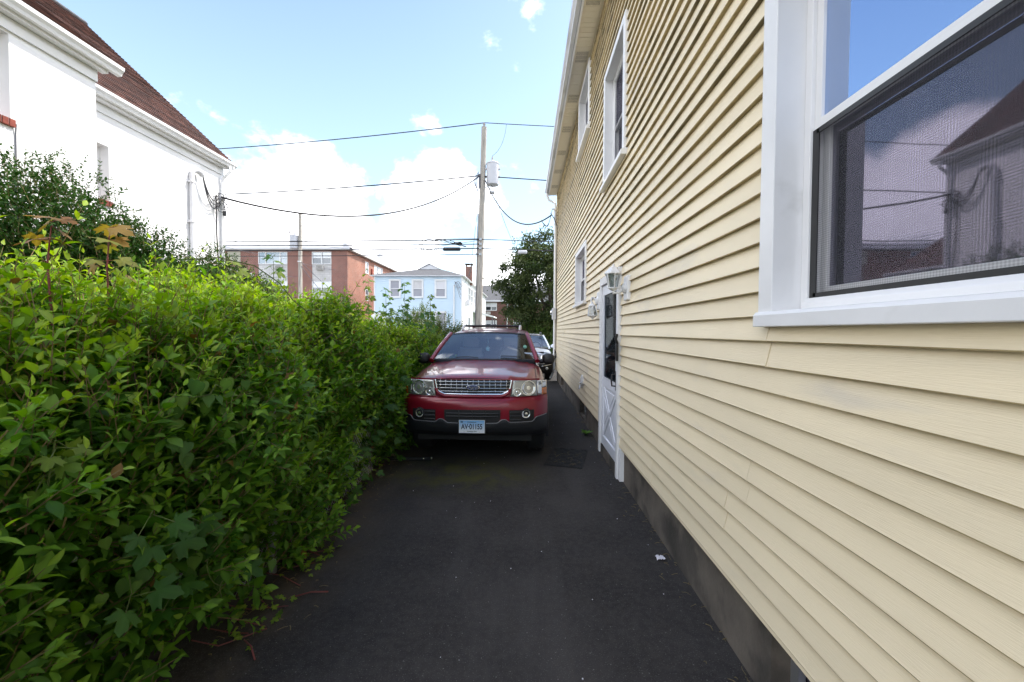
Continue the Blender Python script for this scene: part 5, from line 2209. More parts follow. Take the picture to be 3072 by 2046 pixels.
# head lamps and turn signals
for sg in (-1, 1):
    def XL(z):
        t = (z - .868) / (1.060 - .868)
        return .452 + .030 * t

    def sgp(f):
        return f
    lo = lambda x, z: -.004 + .10 * (z - .86)
    zs = list(np.linspace(.870, 1.058, 8))
    if sg > 0:
        pm = front_patch(H, CX, CY, zs, XL, lambda z: .770, lo, 14)
    else:
        pm = front_patch(H, CX, CY, zs, lambda z: -.770, lambda z: -XL(z), lo, 14)
    lamp = pm.build("headlight", 'lamp_housing', car, smooth=True, solid=.012)
    for xx, zz, rr in ((.668, .968, .090), (.533, .922, .050)):
        m = MB()
        m.lathe([(rr, .004), (rr * .98, -.006), (rr * .9, -.006), (rr * .86, .002), (rr * .55, .012), (rr * .3, .016), (rr * .28, -.002), (.002, -.006)], (0, 0, 0), 'y', 28, cap=False)
        k = 1.05 * (fy(xx + .02) - fy(xx - .02)) / .04
        m.v = [(CX + sg * (xx + p[0]), CY + fy(xx) + lo(xx, zz) - .012 + p[1] + k * p[0] + .1 * p[2], zz + p[2]) for p in m.v]
        m.build("reflector", 'lamp_reflector', lamp, smooth='auto')
    for x0, x1, z0, z1, mt in ((.776, .832, .872, 1.050, 'lamp_reflector'), (.832, .896, .872, .955, 'amber'), (.832, .893, .956, 1.045, 'lamp_reflector')):
        m = front_patch(H, CX, CY, list(np.linspace(z0, z1, 4)), (lambda z: x0) if sg > 0 else (lambda z: -x1), (lambda z: x1) if sg > 0 else (lambda z: -x0), lo, 6)
        m.build("turn_signal", mt, car, smooth=True, solid=.008)
    # fog lamp pod
    fz0, fz1 = .572, .715
    m = front_patch(H, CX, CY, list(np.linspace(fz0, fz1, 6)), (lambda z: .44) if sg > 0 else (lambda z: -.735), (lambda z: .735) if sg > 0 else (lambda z: -.44),
                    lambda x, z: lerp_tab(BUMP, z) - .005, 10)
    pod = m.build("fog_lamp_pod", 'car_dark', car, smooth=True)
    for z in (.60, .645, .69):
        m = MB()
        m.tube([(CX + sg * x, CY + fy(x) + lerp_tab(BUMP, z) - .012, z) for x in np.linspace(.45, .58, 5)], .009, 6)
        m.build("louvre", 'black_plastic', pod)
    m = MB()
    m.lathe([(.062, .01), (.062, -.012), (.052, -.014), (.046, -.004), (.02, .004), (.018, -.006), (.001, -.008)], (0, 0, 0), 'y', 26, cap=False)
    kk = (fy(.67) - fy(.61)) / .06
    m.v = [(CX + sg * (.64 + p[0]), CY + fy(.64) - .064 + p[1] + kk * p[0], .668 + p[2]) for p in m.v]
    fl = m.build("fog_lamp", 'lamp_reflector', car, smooth='auto')
    m = MB()
    m.lathe([(.066, .012), (.066, -.014), (.052, -.018), (.050, -.010)], (0, 0, 0), 'y', 26, cap=False)
    m.v = [(CX + sg * (.64 + p[0]), CY + fy(.64) - .064 + p[1] + kk * p[0], .668 + p[2]) for p in m.v]
    m.build("fog_lamp_ring", 'car_dark', fl, smooth='auto')
    # grey arch flares and sill cladding
    for yw in SUV['axles']:
        m = MB()
        ang = np.linspace(R(-8), R(188), 26)
        for rr0, rr1, x0, x1 in ((.425, .50, .935, .925), (.50, .515, .925, .895), (.425, .42, .935, .88)):
            m.grid(lambda u, v: (CX + sg * (x0 + (x1 - x0) * v), CY + yw + (rr0 + (rr1 - rr0) * v) * math.cos(R(-8) + u * R(196)), .372 + (rr0 + (rr1 - rr0) * v) * math.sin(R(-8) + u * R(196))), 26, 1)
        m.build("arch_flare", 'car_grey_cladding', car, smooth='auto')
    m = MB()
    m.box(CX + sg * .895, CX + sg * .918, CY + 1.34, CY + 3.31, .43, .66)
    m.build("sill_cladding", 'car_grey_cladding', car, bevel=.01)
    # mirrors
    m = MB()
    def mir(u, v):
        a, b = 2 * math.pi * u, math.pi * v
        sx_, sz_ = math.cos(a), math.sin(a)
        q = .75
        px = math.copysign(abs(sx_) ** q, sx_) * math.sin(b) ** .5 if math.sin(b) > 0 else 0
        pz = math.copysign(abs(sz_) ** q, sz_) * math.sin(b) ** .5 if math.sin(b) > 0 else 0
        return (CX + sg * (.995 + .098 * px), CY + 1.60 - .075 * math.cos(b), 1.215 + .088 * pz)
    m.grid(mir, 24, 10)
    mi = m.build("wing_mirror", 'black_plastic', car, smooth=True)
    m = MB()
    m.tube([(CX + sg * .85, CY + 1.63, 1.165), (CX + sg * .93, CY + 1.62, 1.175)], .035, 8)
    m.build("mirror_arm", 'black_plastic', mi)
    # roof rail
    m = MB()
    m.tube([(CX + sg * .525, CY + 2.62, 1.665), (CX + sg * .525, CY + 2.68, 1.735), (CX + sg * .53, CY + 2.85, 1.752), (CX + sg * .53, CY + 4.05, 1.755), (CX + sg * .53, CY + 4.25, 1.72), (CX + sg * .53, CY + 4.3, 1.67)], .021, 8)
    m.build("roof_rail", 'conduit_grey', car, smooth='auto')
for y in (2.84, 3.9):
    m = MB()
    m.tube([(CX + x, CY + y, 1.748 + .008 * (1 - (x / .53) ** 2)) for x in np.linspace(-.53, .53, 9)], .016, 8)
    m.build("roof_crossbar", 'black_plastic', car, smooth='auto')
# central lower intake with louvres
def ixr(z):
    return .335 - .045 * max(0, (.60 - z) / .04)
m = front_patch(H, CX, CY, list(np.linspace(.562, .718, 7)), lambda z: -ixr(z), ixr, lambda x, z: lerp_tab(BUMP, z) - .005, 16)
ink = m.build("lower_intake", 'car_dark', car, smooth=True)
for z in (.640, .675):
    m = MB()
    m.tube([(CX + x, CY + fy(x) + lerp_tab(BUMP, z) - .010, z) for x in np.linspace(-.31, .31, 9)], .008, 6)
    m.build("louvre", 'black_plastic', ink)
for x in (-.16, 0, .16):
    m = MB()
    m.tube([(CX + x, CY + fy(x) + lerp_tab(BUMP, z) - .010, z) for z in (.58, .705)], .007, 6)
    m.build("louvre", 'black_plastic', ink)
# licence plate
px0, pz0, py = CX, .525, CY - .088
m = MB()
m.box(px0 - .1525, px0 + .1525, py, py + .004, pz0 - .0765, pz0 + .0765)
plate = m.build("licence_plate", 'plate_grad', car, bevel=.002) if 'plate_grad' in MATS else None
m = MB()
m.box(px0 - .165, px0 + .165, py + .0045, py + .03, pz0 - .085, pz0 + .09)
m.build("plate_holder", 'car_dark', car)
for s0, s1 in (((-.1525, -.0765), (-.1475, .0765)), ((.1475, -.0765), (.1525, .0765)), ((-.1475, -.0765), (.1475, -.0715)), ((-.1475, .0715), (.1475, .0765))):
    m = MB()
    m.box(px0 + s0[0], px0 + s1[0], py - .003, py - .0002, pz0 + s0[1], pz0 + s1[1])
    m.build("plate_rim", 'plate_white', plate)
for body, size, z, x, sxs in (("AV·01155", .078, -.004, .0, .80), ("Connecticut", .021, .052, .0, 1.0), ("Constitution State", .0175, -.057, .0, .9)):
    tm = text_mesh(body, size, extrude=.0008, bold=.0018 if size > .05 else .0002)
    link_mesh("plate_lettering", tm, 'plate_ink', plate, (px0 + x, py - .0012, pz0 + z), rot=(R(90), 0, 0), scale=(sxs, 1.12 if size > .05 else 1, 1))
m = MB()
m.box(px0 - .132, px0 - .105, py - .0012, py - .0002, pz0 + .046, pz0 + .060)
m.build("state_outline", 'plate_ink', plate)
for x in (-.09, .09):
    for z in (.064, -.064):
        m = MB()
        m.lathe([(.004, 0), (.004, -.003), (.001, -.004)], (px0 + x, py, pz0 + z), 'y', 8)
        m.build("bolt", 'grey_metal', plate)
# wipers, stickers, hanging freshener
for x0, x1, v0, v1 in ((-.42, -.08, .05, .045), (.26, .58, .10, .05)):
    m = MB()
    def pt(x, v):
        p = H['ws']((x / (.79 - .145 * v) + 1) / 2, v)
        return (CX + p[0], CY + p[1] - .016, p[2] + .012)
    m.tube([pt(x0 + (x1 - x0) * u, v0 + (v1 - v0) * u + .02 * math.sin(3.1 * u)) for u in np.linspace(0, 1, 8)], .007, 5)
    m.build("wiper", 'black_plastic', car)
m = MB()
m.tube([(CX + x, CY + fy(x) * .3 + 1.17, 1.222) for x in np.linspace(-.05, .30, 5)], .012, 5)
m.build("wiper_cowl", 'black_plastic', car)
m = MB()
p = H['ws']((.60 / .70 + 1) / 2, .45)
m.lathe([(.001, 0), (.03, 0), (.03, -.002), (.001, -.002)], (CX + p[0], CY + p[1] - .012, p[2]), 'y', 16)
m.build("sticker", 'sticker_green', car)
m = MB()
m.prism([(CX + .0, 1.40), (CX + .035, 1.37), (CX + .03, 1.33), (CX + .0, 1.32), (CX - .03, 1.33), (CX - .035, 1.37)], 'y', CY + 1.93, CY + 1.935)
m.tube([(CX, CY + 1.93, 1.40), (CX, CY + 1.95, 1.53)], .002, 4)
m.build("hanging_freshener", 'freshener_blue', car)
# shut lines between bonnet and wings
for sg in (-1, 1):
    m = MB()
    pts = []
    for ys in np.linspace(.10, 1.22, 16):
        zt = lerp_tab(SUV['top'], ys)
        x = .845 * .905
        y = ys + fy(x) * (1 - smooth01(ys / 1.1))
        pts.append((CX + sg * x, CY + y, zt - .0485))
    m.tube(pts, .0035, 4)
    m.build("shut_line", 'car_dark', car)

# silver car further down the drive
S2 = dict(w=.925, len=4.5, plan=(.10, .34), nose=.03, cowl=1.0, core_y=.18, sill=.36, arch_r=.40, wheel_r=.345, axles=(.90, 3.55),
          top=[(0, .90), (.05, .92), (.12, .955), (.4, 1.0), (.8, 1.05), (1.0, 1.075), (1.3, 1.06), (4.5, 1.04)], wid=[(0, .98), (.4, 1), (4.0, 1), (4.5, .94)],
          gh=dict(zb=1.03, zt=1.50, xb=.90, xt=.66, outline=[(1.1, 1.03), (2.0, 1.50), (4.0, 1.50), (4.4, 1.03)], windows=[[(1.5, 1.09), (2.05, 1.45), (4.0, 1.45), (4.2, 1.12)]],
                  wx0=.82, wx1=.65, wy0=.95, wy1=1.85, wz0=1.085, wz1=1.525, rear=4.1, crown=.055))
SX, SY = .03, 12.9
silver = root("parked_car", (SX, SY + 2.2, 0), "silver crossover car parked behind the red car by the house corner", "car")
H2 = car_common(silver, SX, SY, S2, 'car_silver')
f2 = H2['fy']
BT = [(.30, .04), (.36, -.02), (.55, -.05), (.70, -.05), (.86, 0), (.91, .03)]
front_patch(H2, SX, SY, list(np.linspace(.60, .91, 8)), lambda z: -.92, lambda z: .92, lambda x, z: lerp_tab(BT, z), 40).build("bumper", 'car_silver', silver, smooth=True)
front_patch(H2, SX, SY, list(np.linspace(.28, .60, 8)), lambda z: -.92, lambda z: .92, lambda x, z: lerp_tab(BT, z), 40).build("lower_bumper", 'car_dark', silver, smooth=True)
front_patch(H2, SX, SY, list(np.linspace(.62, .86, 6)), lambda z: -.42, lambda z: .42, lambda x, z: lerp_tab(BT, z) - .008, 14).build("grille", 'car_dark', silver, smooth=True)
for z in (.68, .74, .80):
    m = MB()
    m.tube([(SX + x, SY + f2(x) + lerp_tab(BT, z) - .016, z) for x in np.linspace(-.42, .42, 11)], .010, 6)
    m.build("grille_bar", 'chrome', silver, smooth=True)
for sg in (-1, 1):
    m = front_patch(H2, SX, SY, list(np.linspace(.74, .875, 5)), (lambda z: .50) if sg > 0 else (lambda z: -.88), (lambda z: .88) if sg > 0 else (lambda z: -.50),
                    lambda x, z: lerp_tab(BT, z) - .012, 10)
    m.build("headlight", 'lamp_reflector', silver, smooth=True, solid=.01)
    m = MB()
    m.tube([(SX + sg * x, SY + f2(x) + lerp_tab(BT, .5) - .02, .52 + .05 * ((x - .5) / .3)) for x in np.linspace(.52, .86, 7)], .014, 6)
    m.build("chrome_strip", 'chrome', silver, smooth=True)
    m = MB()
    m.lathe([(.05, .0), (.05, -.012), (.001, -.014)], (SX + sg * .70, SY + f2(.70) - .06, .45), 'y', 16)
    m.build("fog_lamp", 'lamp_reflector', silver)
    m = MB()
    m.grid(lambda u, v: (SX + sg * (.99 + .085 * math.cos(6.283 * u) * math.sin(math.pi * v) ** .6), SY + 1.45 - .07 * math.cos(math.pi * v), 1.13 + .065 * math.sin(6.283 * u) * math.sin(math.pi * v) ** .6), 16, 8)
    mi = m.build("wing_mirror", 'car_silver', silver, smooth=True)
    m = MB()
    m.tube([(SX + sg * .86, SY + 1.47, 1.08), (SX + sg * .95, SY + 1.46, 1.10)], .025, 6)
    m.build("mirror_arm", 'car_dark', mi)
    m = MB()
    m.tube([(SX + sg * .58, SY + 2.0, 1.55), (SX + sg * .59, SY + 2.15, 1.61), (SX + sg * .6, SY + 3.6, 1.61), (SX + sg * .6, SY + 3.8, 1.57)], .018, 6)
    m.build("roof_rail", 'black_plastic', silver, smooth='auto')

# ------------------------------------------------------------------ hedge
def tab(xs, ys):
    return lambda v: np.interp(v, xs, ys)


h_front = tab([.4, 1.8, 2.7, 4.5, 5.0, 6.0, 9.5], [-1.62, -1.62, -1.68, -1.80, -1.74, -1.70, -1.70])
h_top = tab([.4, 2.5, 3.6, 4.6, 5.6, 7.0, 9.5], [1.46, 1.62, 1.72, 1.64, 1.50, 1.36, 1.25])
PROF = np.array([(.02, .0), (.07, .22), (.11, .45), (.10, .62), (.0, .78), (-.22, .91), (-.55, .985), (-1.1, 1.02), (-1.7, 1.06), (-2.3, 1.08)])
seg = np.hypot(np.diff(PROF[:, 0]), np.diff(PROF[:, 1]) * 2.0)
cum = np.concatenate([[0], np.cumsum(seg)])
S_TOT = cum[-1]


def hedge_point(y, s):
    px = np.interp(s, cum, PROF[:, 0])
    pz = np.interp(s, cum, PROF[:, 1])
    e = .02
    dx = np.interp(s + e, cum, PROF[:, 0]) - np.interp(s - e, cum, PROF[:, 0])
    dz = (np.interp(s + e, cum, PROF[:, 1]) - np.interp(s - e, cum, PROF[:, 1])) * 2.0
    n = unit(np.stack([dz, np.zeros_like(dz), -dx], 1))
    bul = .085 * np.sin(2.7 * y + 1.3 * s) + .075 * np.sin(4.6 * y - 3.1 * s + 1) + .04 * np.sin(9.1 * y + 6.7 * s) + .03 * np.sin(4.2 * s + 13.0 * y)
    p = np.stack([h_front(y) + px, y, pz * (h_top(y) + .06 * np.sin(3.3 * y + 2.0 * px) + .05 * np.sin(5.9 * y - 3.0 * px + 1)) + .03], 1) + n * bul[:, None]
    return p, n


hedge = root("hedge", (-2.4, 4.5, 0), "overgrown leafy green hedge along the left side of the driveway", "hedge")
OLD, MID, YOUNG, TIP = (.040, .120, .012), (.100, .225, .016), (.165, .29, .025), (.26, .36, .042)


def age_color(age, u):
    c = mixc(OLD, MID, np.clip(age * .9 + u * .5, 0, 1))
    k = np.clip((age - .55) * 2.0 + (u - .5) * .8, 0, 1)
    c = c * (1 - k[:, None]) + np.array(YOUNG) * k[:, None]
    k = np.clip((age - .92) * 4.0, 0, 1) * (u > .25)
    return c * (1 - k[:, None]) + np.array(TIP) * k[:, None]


n_s = 7600
y = .75 + (9.6 - .75) * rng.random(n_s) ** 1.15
s = S_TOT * rng.random(n_s)
s = np.where(rng.random(n_s) < .25, 1.9 + .8 * rng.random(n_s), s)
P, N = hedge_point(y, s)
on_top = np.clip((N[:, 2] - .2) / .6, 0, 1)
P = P - N * (rng.random(n_s) ** 1.6 * .22)[:, None]
D = unit(N * .55 + np.array([.0, .05, .72]) + rng.normal(size=(n_s, 3)) * .36)
L = rng.uniform(.13, .27, n_s) + on_top * rng.random(n_s) ** 4 * .30
lsz = rng.uniform(.056, .110, n_s)
lP, lD, lN, lS, lA = sprigs(P, D, L, 4, lsz)
u_s = np.tile(rng.random(n_s), 9)
topf = np.tile(on_top, 9)
C = age_color(np.clip(lA - .12 + 0.42 * topf, 0, 1.2), u_s) * rng.uniform(.82, 1.18, len(lP))[:, None]  # top leaves paler: young growth plus sky light put into the colour
dead = rng.random(len(lP)) < .012
C[dead] = mixc((.20, .13, .03), (.13, .07, .025), rng.random(int(dead.sum())))
ok = lP[:, 2] > .015
lP, lD, lN, lS, C, u_s = [q[ok] for q in (lP, lD, lN, lS, C, u_s)]
wd = rng.uniform(.75, 1.3, len(lP))
# the leaves that show largest in the photograph are pieces of their own
cam_p = np.array([0, 0, 1.65])
rel = lP - cam_p
ax = rel[:, 0] / np.maximum(rel[:, 1], .01)
az_ = rel[:, 2] / np.maximum(rel[:, 1], .01)
vis = (rel[:, 1] > .9) & (ax > -1.27) & (np.abs(az_) < .84)
cp, cn = hedge_point(lP[:, 1], np.interp(lP[:, 2], [0, 2], [0, 2.4]))
score = np.where(vis, lS / np.linalg.norm(rel, axis=1), 0) * np.where(lP[:, 0] > h_front(lP[:, 1]) + .02, 1.0, .35)
pick = np.argsort(-score)[:260]
keep = np.ones(len(lP), bool)
keep[pick] = False
single_leaves("leaf", 'ovate', lP[pick], lD[pick], lN[pick], lS[pick], C[pick], 'leaf', hedge, 10, wd[pick])
half = rng.random(len(lP)) < .5
for shape_, k_ in (('ovate', keep & half), ('ovate2', keep & ~half)):
    tag(leaves_mesh("foliage", shape_, lP[k_], lD[k_], lN[k_], lS[k_], C[k_], 'leaf', hedge, wd[k_]), kind='stuff')
tag(twig_mesh("twigs", P, D, L, .0036, 'twig', hedge), kind='stuff')
# inner leaves
n_i = 64000
y = .75 + (9.8 - .75) * rng.random(n_i)
s = S_TOT * rng.random(n_i)
P2, N2 = hedge_point(y, s)
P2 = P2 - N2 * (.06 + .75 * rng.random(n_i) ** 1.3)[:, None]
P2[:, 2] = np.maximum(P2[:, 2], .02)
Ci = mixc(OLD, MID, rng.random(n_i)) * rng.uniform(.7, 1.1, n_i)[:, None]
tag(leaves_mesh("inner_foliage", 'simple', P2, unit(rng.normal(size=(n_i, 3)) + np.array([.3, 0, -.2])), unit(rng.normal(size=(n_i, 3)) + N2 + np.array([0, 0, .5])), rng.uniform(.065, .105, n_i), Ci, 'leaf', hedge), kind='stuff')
for k in range(34):
    r = random.Random(k)
    yy = .9 + k * .26
    x0 = float(h_front(yy)) - r.uniform(.15, .7)
    mb = MB()
    pts = [(x0 + r.uniform(-.04, .04) * q + .12 * (q / 6) ** 2, yy + r.uniform(-.05, .05) * q, q / 6 * float(h_top(yy)) * .95) for q in range(7)]
    mb.tube(pts, [.016 - .0019 * q for q in range(7)], 6)
    mb.build("stem", 'bark', hedge, smooth='auto')


# ------------------------------------------------------------------ broadleaf saplings and vines in and behind the hedge
def sapling(name, label, stem, clusters, size, cols, kind='maple', stem_mat='green_stem', group=None, cat="sapling", flat=.35, nvar=6, face=(.5, -.6, .6)):
    """stem: list of points; clusters: list of (point, n, spread)"""
    t = root(name, tuple(stem[0]), label, cat, group)
    m = MB()
    m.tube(stem, [max(.0025, .006 * (1 - .6 * i / max(1, len(stem) - 1))) for i in range(len(stem))], 6)
    m.build("stem", stem_mat, t, smooth='auto')
    Pl, Dl, Nl, Sl, Cl = [], [], [], [], []
    m = MB()
    for (p, n, sp) in clusters:
        p = np.array(p, float)
        for i in range(n):
            a = i * 2.4 + rng.random() * .8
            d = unit(np.array([[math.cos(a), math.sin(a), rng.uniform(-.25, .25)]]))[0]
            q = p + d * sp * rng.uniform(.45, 1.0) + np.array([0, 0, rng.uniform(-.6, .6) * sp])
            m.tube([tuple(p + np.array([0, 0, rng.uniform(-.3, .3) * sp])), tuple(q)], .0017, 4)
            Pl.append(q)
            Dl.append(unit(np.array([d + np.array([.15, -.1, -.45])]))[0])
            Nl.append(unit(np.array([np.array(face) + rng.normal(size=3) * flat]))[0])
            Sl.append(size * rng.uniform(.65, 1.15))
            tcol = rng.random()
            Cl.append((np.array(cols[0]) * (1 - tcol) + np.array(cols[1]) * tcol) * rng.uniform(.85, 1.15))
    tag(m.build("leaf_stalks", stem_mat, t), kind='stuff')
    single_leaves("leaf", kind, np.array(Pl), np.array(Dl), np.array(Nl), np.array(Sl), np.array(Cl), 'leaf', t, nvar)
    return t


DG, LG, YG = (.034, .105, .013), (.075, .15, .02), (.17, .24, .025)
RED, ORA = (.20, .075, .045), (.28, .15, .04)
r_ = np.random.default_rng(3)
cl = [((-1.66 + .10 * r_.random() + .06 * math.sin(yy * 3), yy, zz), 3, .10) for yy, zz in zip(np.linspace(3.5, 4.95, 24), .12 + .95 * r_.random(24) * np.linspace(.75, 1.05, 24))]
sapling("maple_sapling", "dark green young maple with broad lobed leaves out of the hedge nearest the red car", [(-1.9, 4.2, 0), (-1.85, 4.25, .6), (-1.75, 4.3, 1.1)], cl, .085, (DG, (.05, .12, .02)), face=(.75, -.45, .45))
cl = [((-1.52 + .08 * r_.random(), yy, zz), 3, .09) for yy, zz in ((1.50, .92), (1.58, .74), (1.44, .66), (1.72, .80), (1.85, .66), (1.62, .50), (1.95, .45))]
sapling("maple_sapling", "large lobed maple leaves hanging low at the left front of the hedge", [(-1.8, 1.65, 0), (-1.7, 1.62, .5), (-1.6, 1.55, .95)], cl, .088, (DG, (.055, .13, .018)), face=(.75, -.45, .45))
sapling("maple_sapling", "yellow green maple leaves at the left edge of the photo in mid hedge", [(-1.8, 1.28, .2), (-1.65, 1.27, .8), (-1.55, 1.26, 1.28)], [((-1.56, 1.27, 1.27), 4, .07), ((-1.58, 1.25, 1.15), 4, .07)], .065, (LG, YG), face=(.7, -.5, .5))
sapling("maple_sapling", "red brown maple shoot at the upper left edge of the hedge", [(-2.15, 1.75, 1.6), (-2.17, 1.75, 1.95), (-2.16, 1.76, 2.12)], [((-2.16, 1.76, 2.13), 4, .05), ((-2.2, 1.74, 2.05), 3, .07)], .078, (RED, (.22, .17, .035)), stem_mat='red_stem', face=(.3, -.5, .9))
sapling("maple_sapling", "slender maple shoot with a drooping orange top leaf above the hedge", [(-2.28, 2.12, 1.6), (-2.29, 2.12, 2.0), (-2.28, 2.13, 2.20)], [((-2.28, 2.13, 2.21), 2, .03), ((-2.28, 2.12, 2.14), 3, .06), ((-2.29, 2.12, 2.02), 4, .09)], .085, ((.24, .13, .04), (.12, .21, .03)), stem_mat='red_stem', face=(.3, -.5, .9))
sapling("maple_sapling", "pale maple shoot rising beside the white house corner", [(-3.15, 4.2, 1.7), (-3.16, 4.2, 2.2), (-3.15, 4.2, 2.36)], [((-3.15, 4.2, 2.37), 3, .06), ((-3.15, 4.2, 2.27), 4, .09), ((-3.15, 4.2, 2.1), 3, .09)], .095, ((.16, .20, .03), (.11, .18, .03)), face=(.2, -.4, .9))
sapling("maple_sapling", "tall dark stemmed maple shoot in front of the apartment windows", [(-2.94, 4.6, 1.7), (-2.95, 4.6, 2.2), (-2.95, 4.6, 2.46)], [((-2.95, 4.6, 2.46), 3, .06), ((-2.95, 4.6, 2.36), 4, .09), ((-2.95, 4.6, 2.18), 4, .09), ((-2.95, 4.6, 2.02), 4, .09)], .095, ((.15, .21, .03), DG), face=(.2, -.4, .9))
for (px, py, top, lb, cc_) in ((-2.78, 7.0, 2.52, "leafy maple shoot before the lit brick side wall", (LG, (.16, .20, .03))), (-2.50, 7.1, 2.40, "slim maple shoot before the left edge of the blue house", (DG, LG)),
                               (-2.16, 7.1, 2.50, "tall maple shoot before the leftmost blue house window", (DG, LG)), (-1.74, 7.3, 2.28, "thin maple shoot before the middle of the blue house", (LG, YG))):
    cls = [((px + .03 * r_.normal(), py + .03 * r_.normal(), z), 4, .06 + .05 * (top - z)) for z in np.arange(top, 1.45, -.14)]
    sapling("maple_sapling", lb, [(px, py, 1.2), (px + .01, py, 1.8), (px, py, top)], cls, .088, cc_, group="maple shoots at the far end of the hedge", face=(.2, -.6, .8))
# dense dark maple growth where the hedge meets the far shrubs
cls = [((-2.35 + .8 * r_.random(), 6.6 + .8 * r_.random(), 1.45 + .55 * r_.random()), 4, .12) for _ in range(20)]
sapling("maple_sapling", "bushy dark green maple growth at the far end of the hedge", [(-2.0, 7.0, 0), (-2.0, 7.0, .9), (-1.95, 7.0, 1.6)], cls, .080, (DG, (.06, .13, .02)), face=(.3, -.6, .7))
cls = [((-2.3 + .6 * r_.random(), 4.9 + 1.2 * r_.random(), 1.80 + .12 * r_.random()), 3, .10) for _ in range(9)]
sapling("maple_sapling", "yellow green lobed leaves lying over the hedge top before the clipped bush", [(-2.2, 5.4, .9), (-2.2, 5.4, 1.5), (-2.2, 5.4, 1.8)], cls, .080, (LG, YG), face=(.2, -.3, 1))

# heart leaved vines with curling tendrils
def vine(label, pts, n, size, seed):
    rr = np.random.default_rng(seed)
    t = root("climbing_vine", tuple(pts[0]), label, "vine")
    path = []
    P_ = [Vector(p) for p in pts]
    for i in range(len(P_) - 1):
        for q in range(8):
            u = q / 8
            path.append(P_[i].lerp(P_[i + 1], u) + Vector((.02 * math.sin(9 * u + i), .015 * math.cos(7 * u), .02 * math.sin(6 * u + 2 * i))))
    m = MB()
    m.tube(path, .0028, 5)
    m.build("stem", 'green_stem', t, smooth=True)
    for k in range(2):
        c = path[int(len(path) * (.4 + .35 * k))]
        m = MB()
        m.tube([c + Vector((.05 + .03 * math.cos(5 * u) * (1 - .3 * u), .05 * u + .03 * math.sin(5 * u), -.14 * u + .04 * math.sin(4 * u))) for u in np.linspace(0, 2.2, 24)], .0022, 5)
        m.build("tendril", 'green_stem', t, smooth=True)
    idx = rr.integers(0, len(path), n)
    base = np.array([tuple(path[i]) for i in idx])
    Pn = base + rr.normal(size=(n, 3)) * np.array([.035, .10, .09])
    Dn = unit(np.array([.25, -.25, -.9]) + rr.normal(size=(n, 3)) * .45)
    Nn = unit(np.array([.8, -.5, .45]) + rr.normal(size=(n, 3)) * .25)
    Cn = mixc((.055, .13, .025), (.13, .24, .035), rr.random(n) ** 1.5)
    single_leaves("leaf", 'heart', Pn, Dn, Nn, size * rr.uniform(.6, 1.15, n), Cn, 'leaf', t, 6)


vine("pale green vine with heart shaped leaves across the middle of the hedge", [(-1.66, 1.75, 1.30), (-1.54, 1.9, 1.36), (-1.50, 2.2, 1.28), (-1.52, 2.45, 1.16)], 46, .072, 1)
vine("heart leaved vine trailing lower on the hedge with curling tendrils", [(-1.60, 1.75, 1.02), (-1.52, 2.1, 1.0), (-1.50, 2.4, .90), (-1.50, 2.6, .72)], 44, .066, 2)
vine("heart leaved vine hanging in the lower left of the hedge", [(-1.60, 1.45, .75), (-1.50, 1.7, .66), (-1.50, 1.95, .60), (-1.52, 2.1, .45)], 34, .068, 3)
m = MB()
m.tube([(-2.1, 2.4, 2.08), (-2.0, 2.55, 2.12), (-1.9, 2.75, 2.10), (-1.82, 2.9, 2.00), (-1.75, 2.95, 1.88), (-1.70, 3.05, 1.80), (-1.66, 3.2, 1.82), (-1.68, 3.25, 1.88), (-1.72, 3.2, 1.86)], .004, 6)
tag(m.build("vine_runner", 'green_stem', smooth=True), "bare green vine runner arching over the hedge top", "vine")
m = MB()
m.tube([Vector((-5.1, 5.4, 2.72)) + Vector((1.15 * u, .5 * u, .10 * math.sin(2.6 * u) - .42 * u)) for u in np.linspace(0, 1, 14)], [.006 - .0003 * q for q in range(14)], 5)
for q in range(5):
    u = .2 + .16 * q
    p = Vector((-5.1, 5.4, 2.72)) + Vector((1.15 * u, .5 * u, .10 * math.sin(2.6 * u) - .42 * u))
    m.tube([p, p + Vector((.02, .03, .06 * (-1) ** q))], .002, 4)
tag(m.build("bare_branch", 'twig', smooth=True), "thin bare branch arching before the white wall", "branch")

# ivy creeping out of the hedge foot
def ivy(y0, y1, xout, n, label, seed):
    rr = np.random.default_rng(seed)
    t = root("ground_ivy", (-1.62, y0, 0), label, "ivy")
    yy = y0 + (y1 - y0) * rr.random(n)
    k = rr.random(n) ** 1.4
    xx = h_front(yy) + .02 + k * xout
    zz = .012 + .10 * (1 - k) * rr.random(n)
    Pn = np.stack([xx, yy, zz], 1)
    single_leaves("leaf", 'maple', Pn, unit(rr.normal(size=(n, 3)) * np.array([1, 1, .2]) + np.array([.5, -.3, 0])), unit(rr.normal(size=(n, 3)) * .35 + np.array([.2, -.35, 1])), rr.uniform(.022, .038, n),
                  mixc((.07, .14, .02), (.19, .27, .03), rr.random(n)), 'leaf', t, 5)
    m = MB()
    for q in range(5):
        ya = y0 + (y1 - y0) * (q + .5) / 5
        xa = float(h_front(ya))
        m.tube([(xa - .1, ya, .02), (xa + .06, ya - .02, .012), (xa + xout * rr.uniform(.6, 1.1), ya + rr.uniform(-.12, .12), .008)], .003, 5)
    m.build("runner", 'red_stem', t)


ivy(2.55, 2.95, .30, 45, "small bright ivy runner creeping onto the asphalt beyond the bare post", 1)
ivy(1.95, 2.40, .24, 45, "small ivy leaves creeping onto the asphalt at the near hedge foot", 2)
ivy(3.0, 5.0, .10, 60, "low ivy fringe along the hedge foot towards the red car", 3)

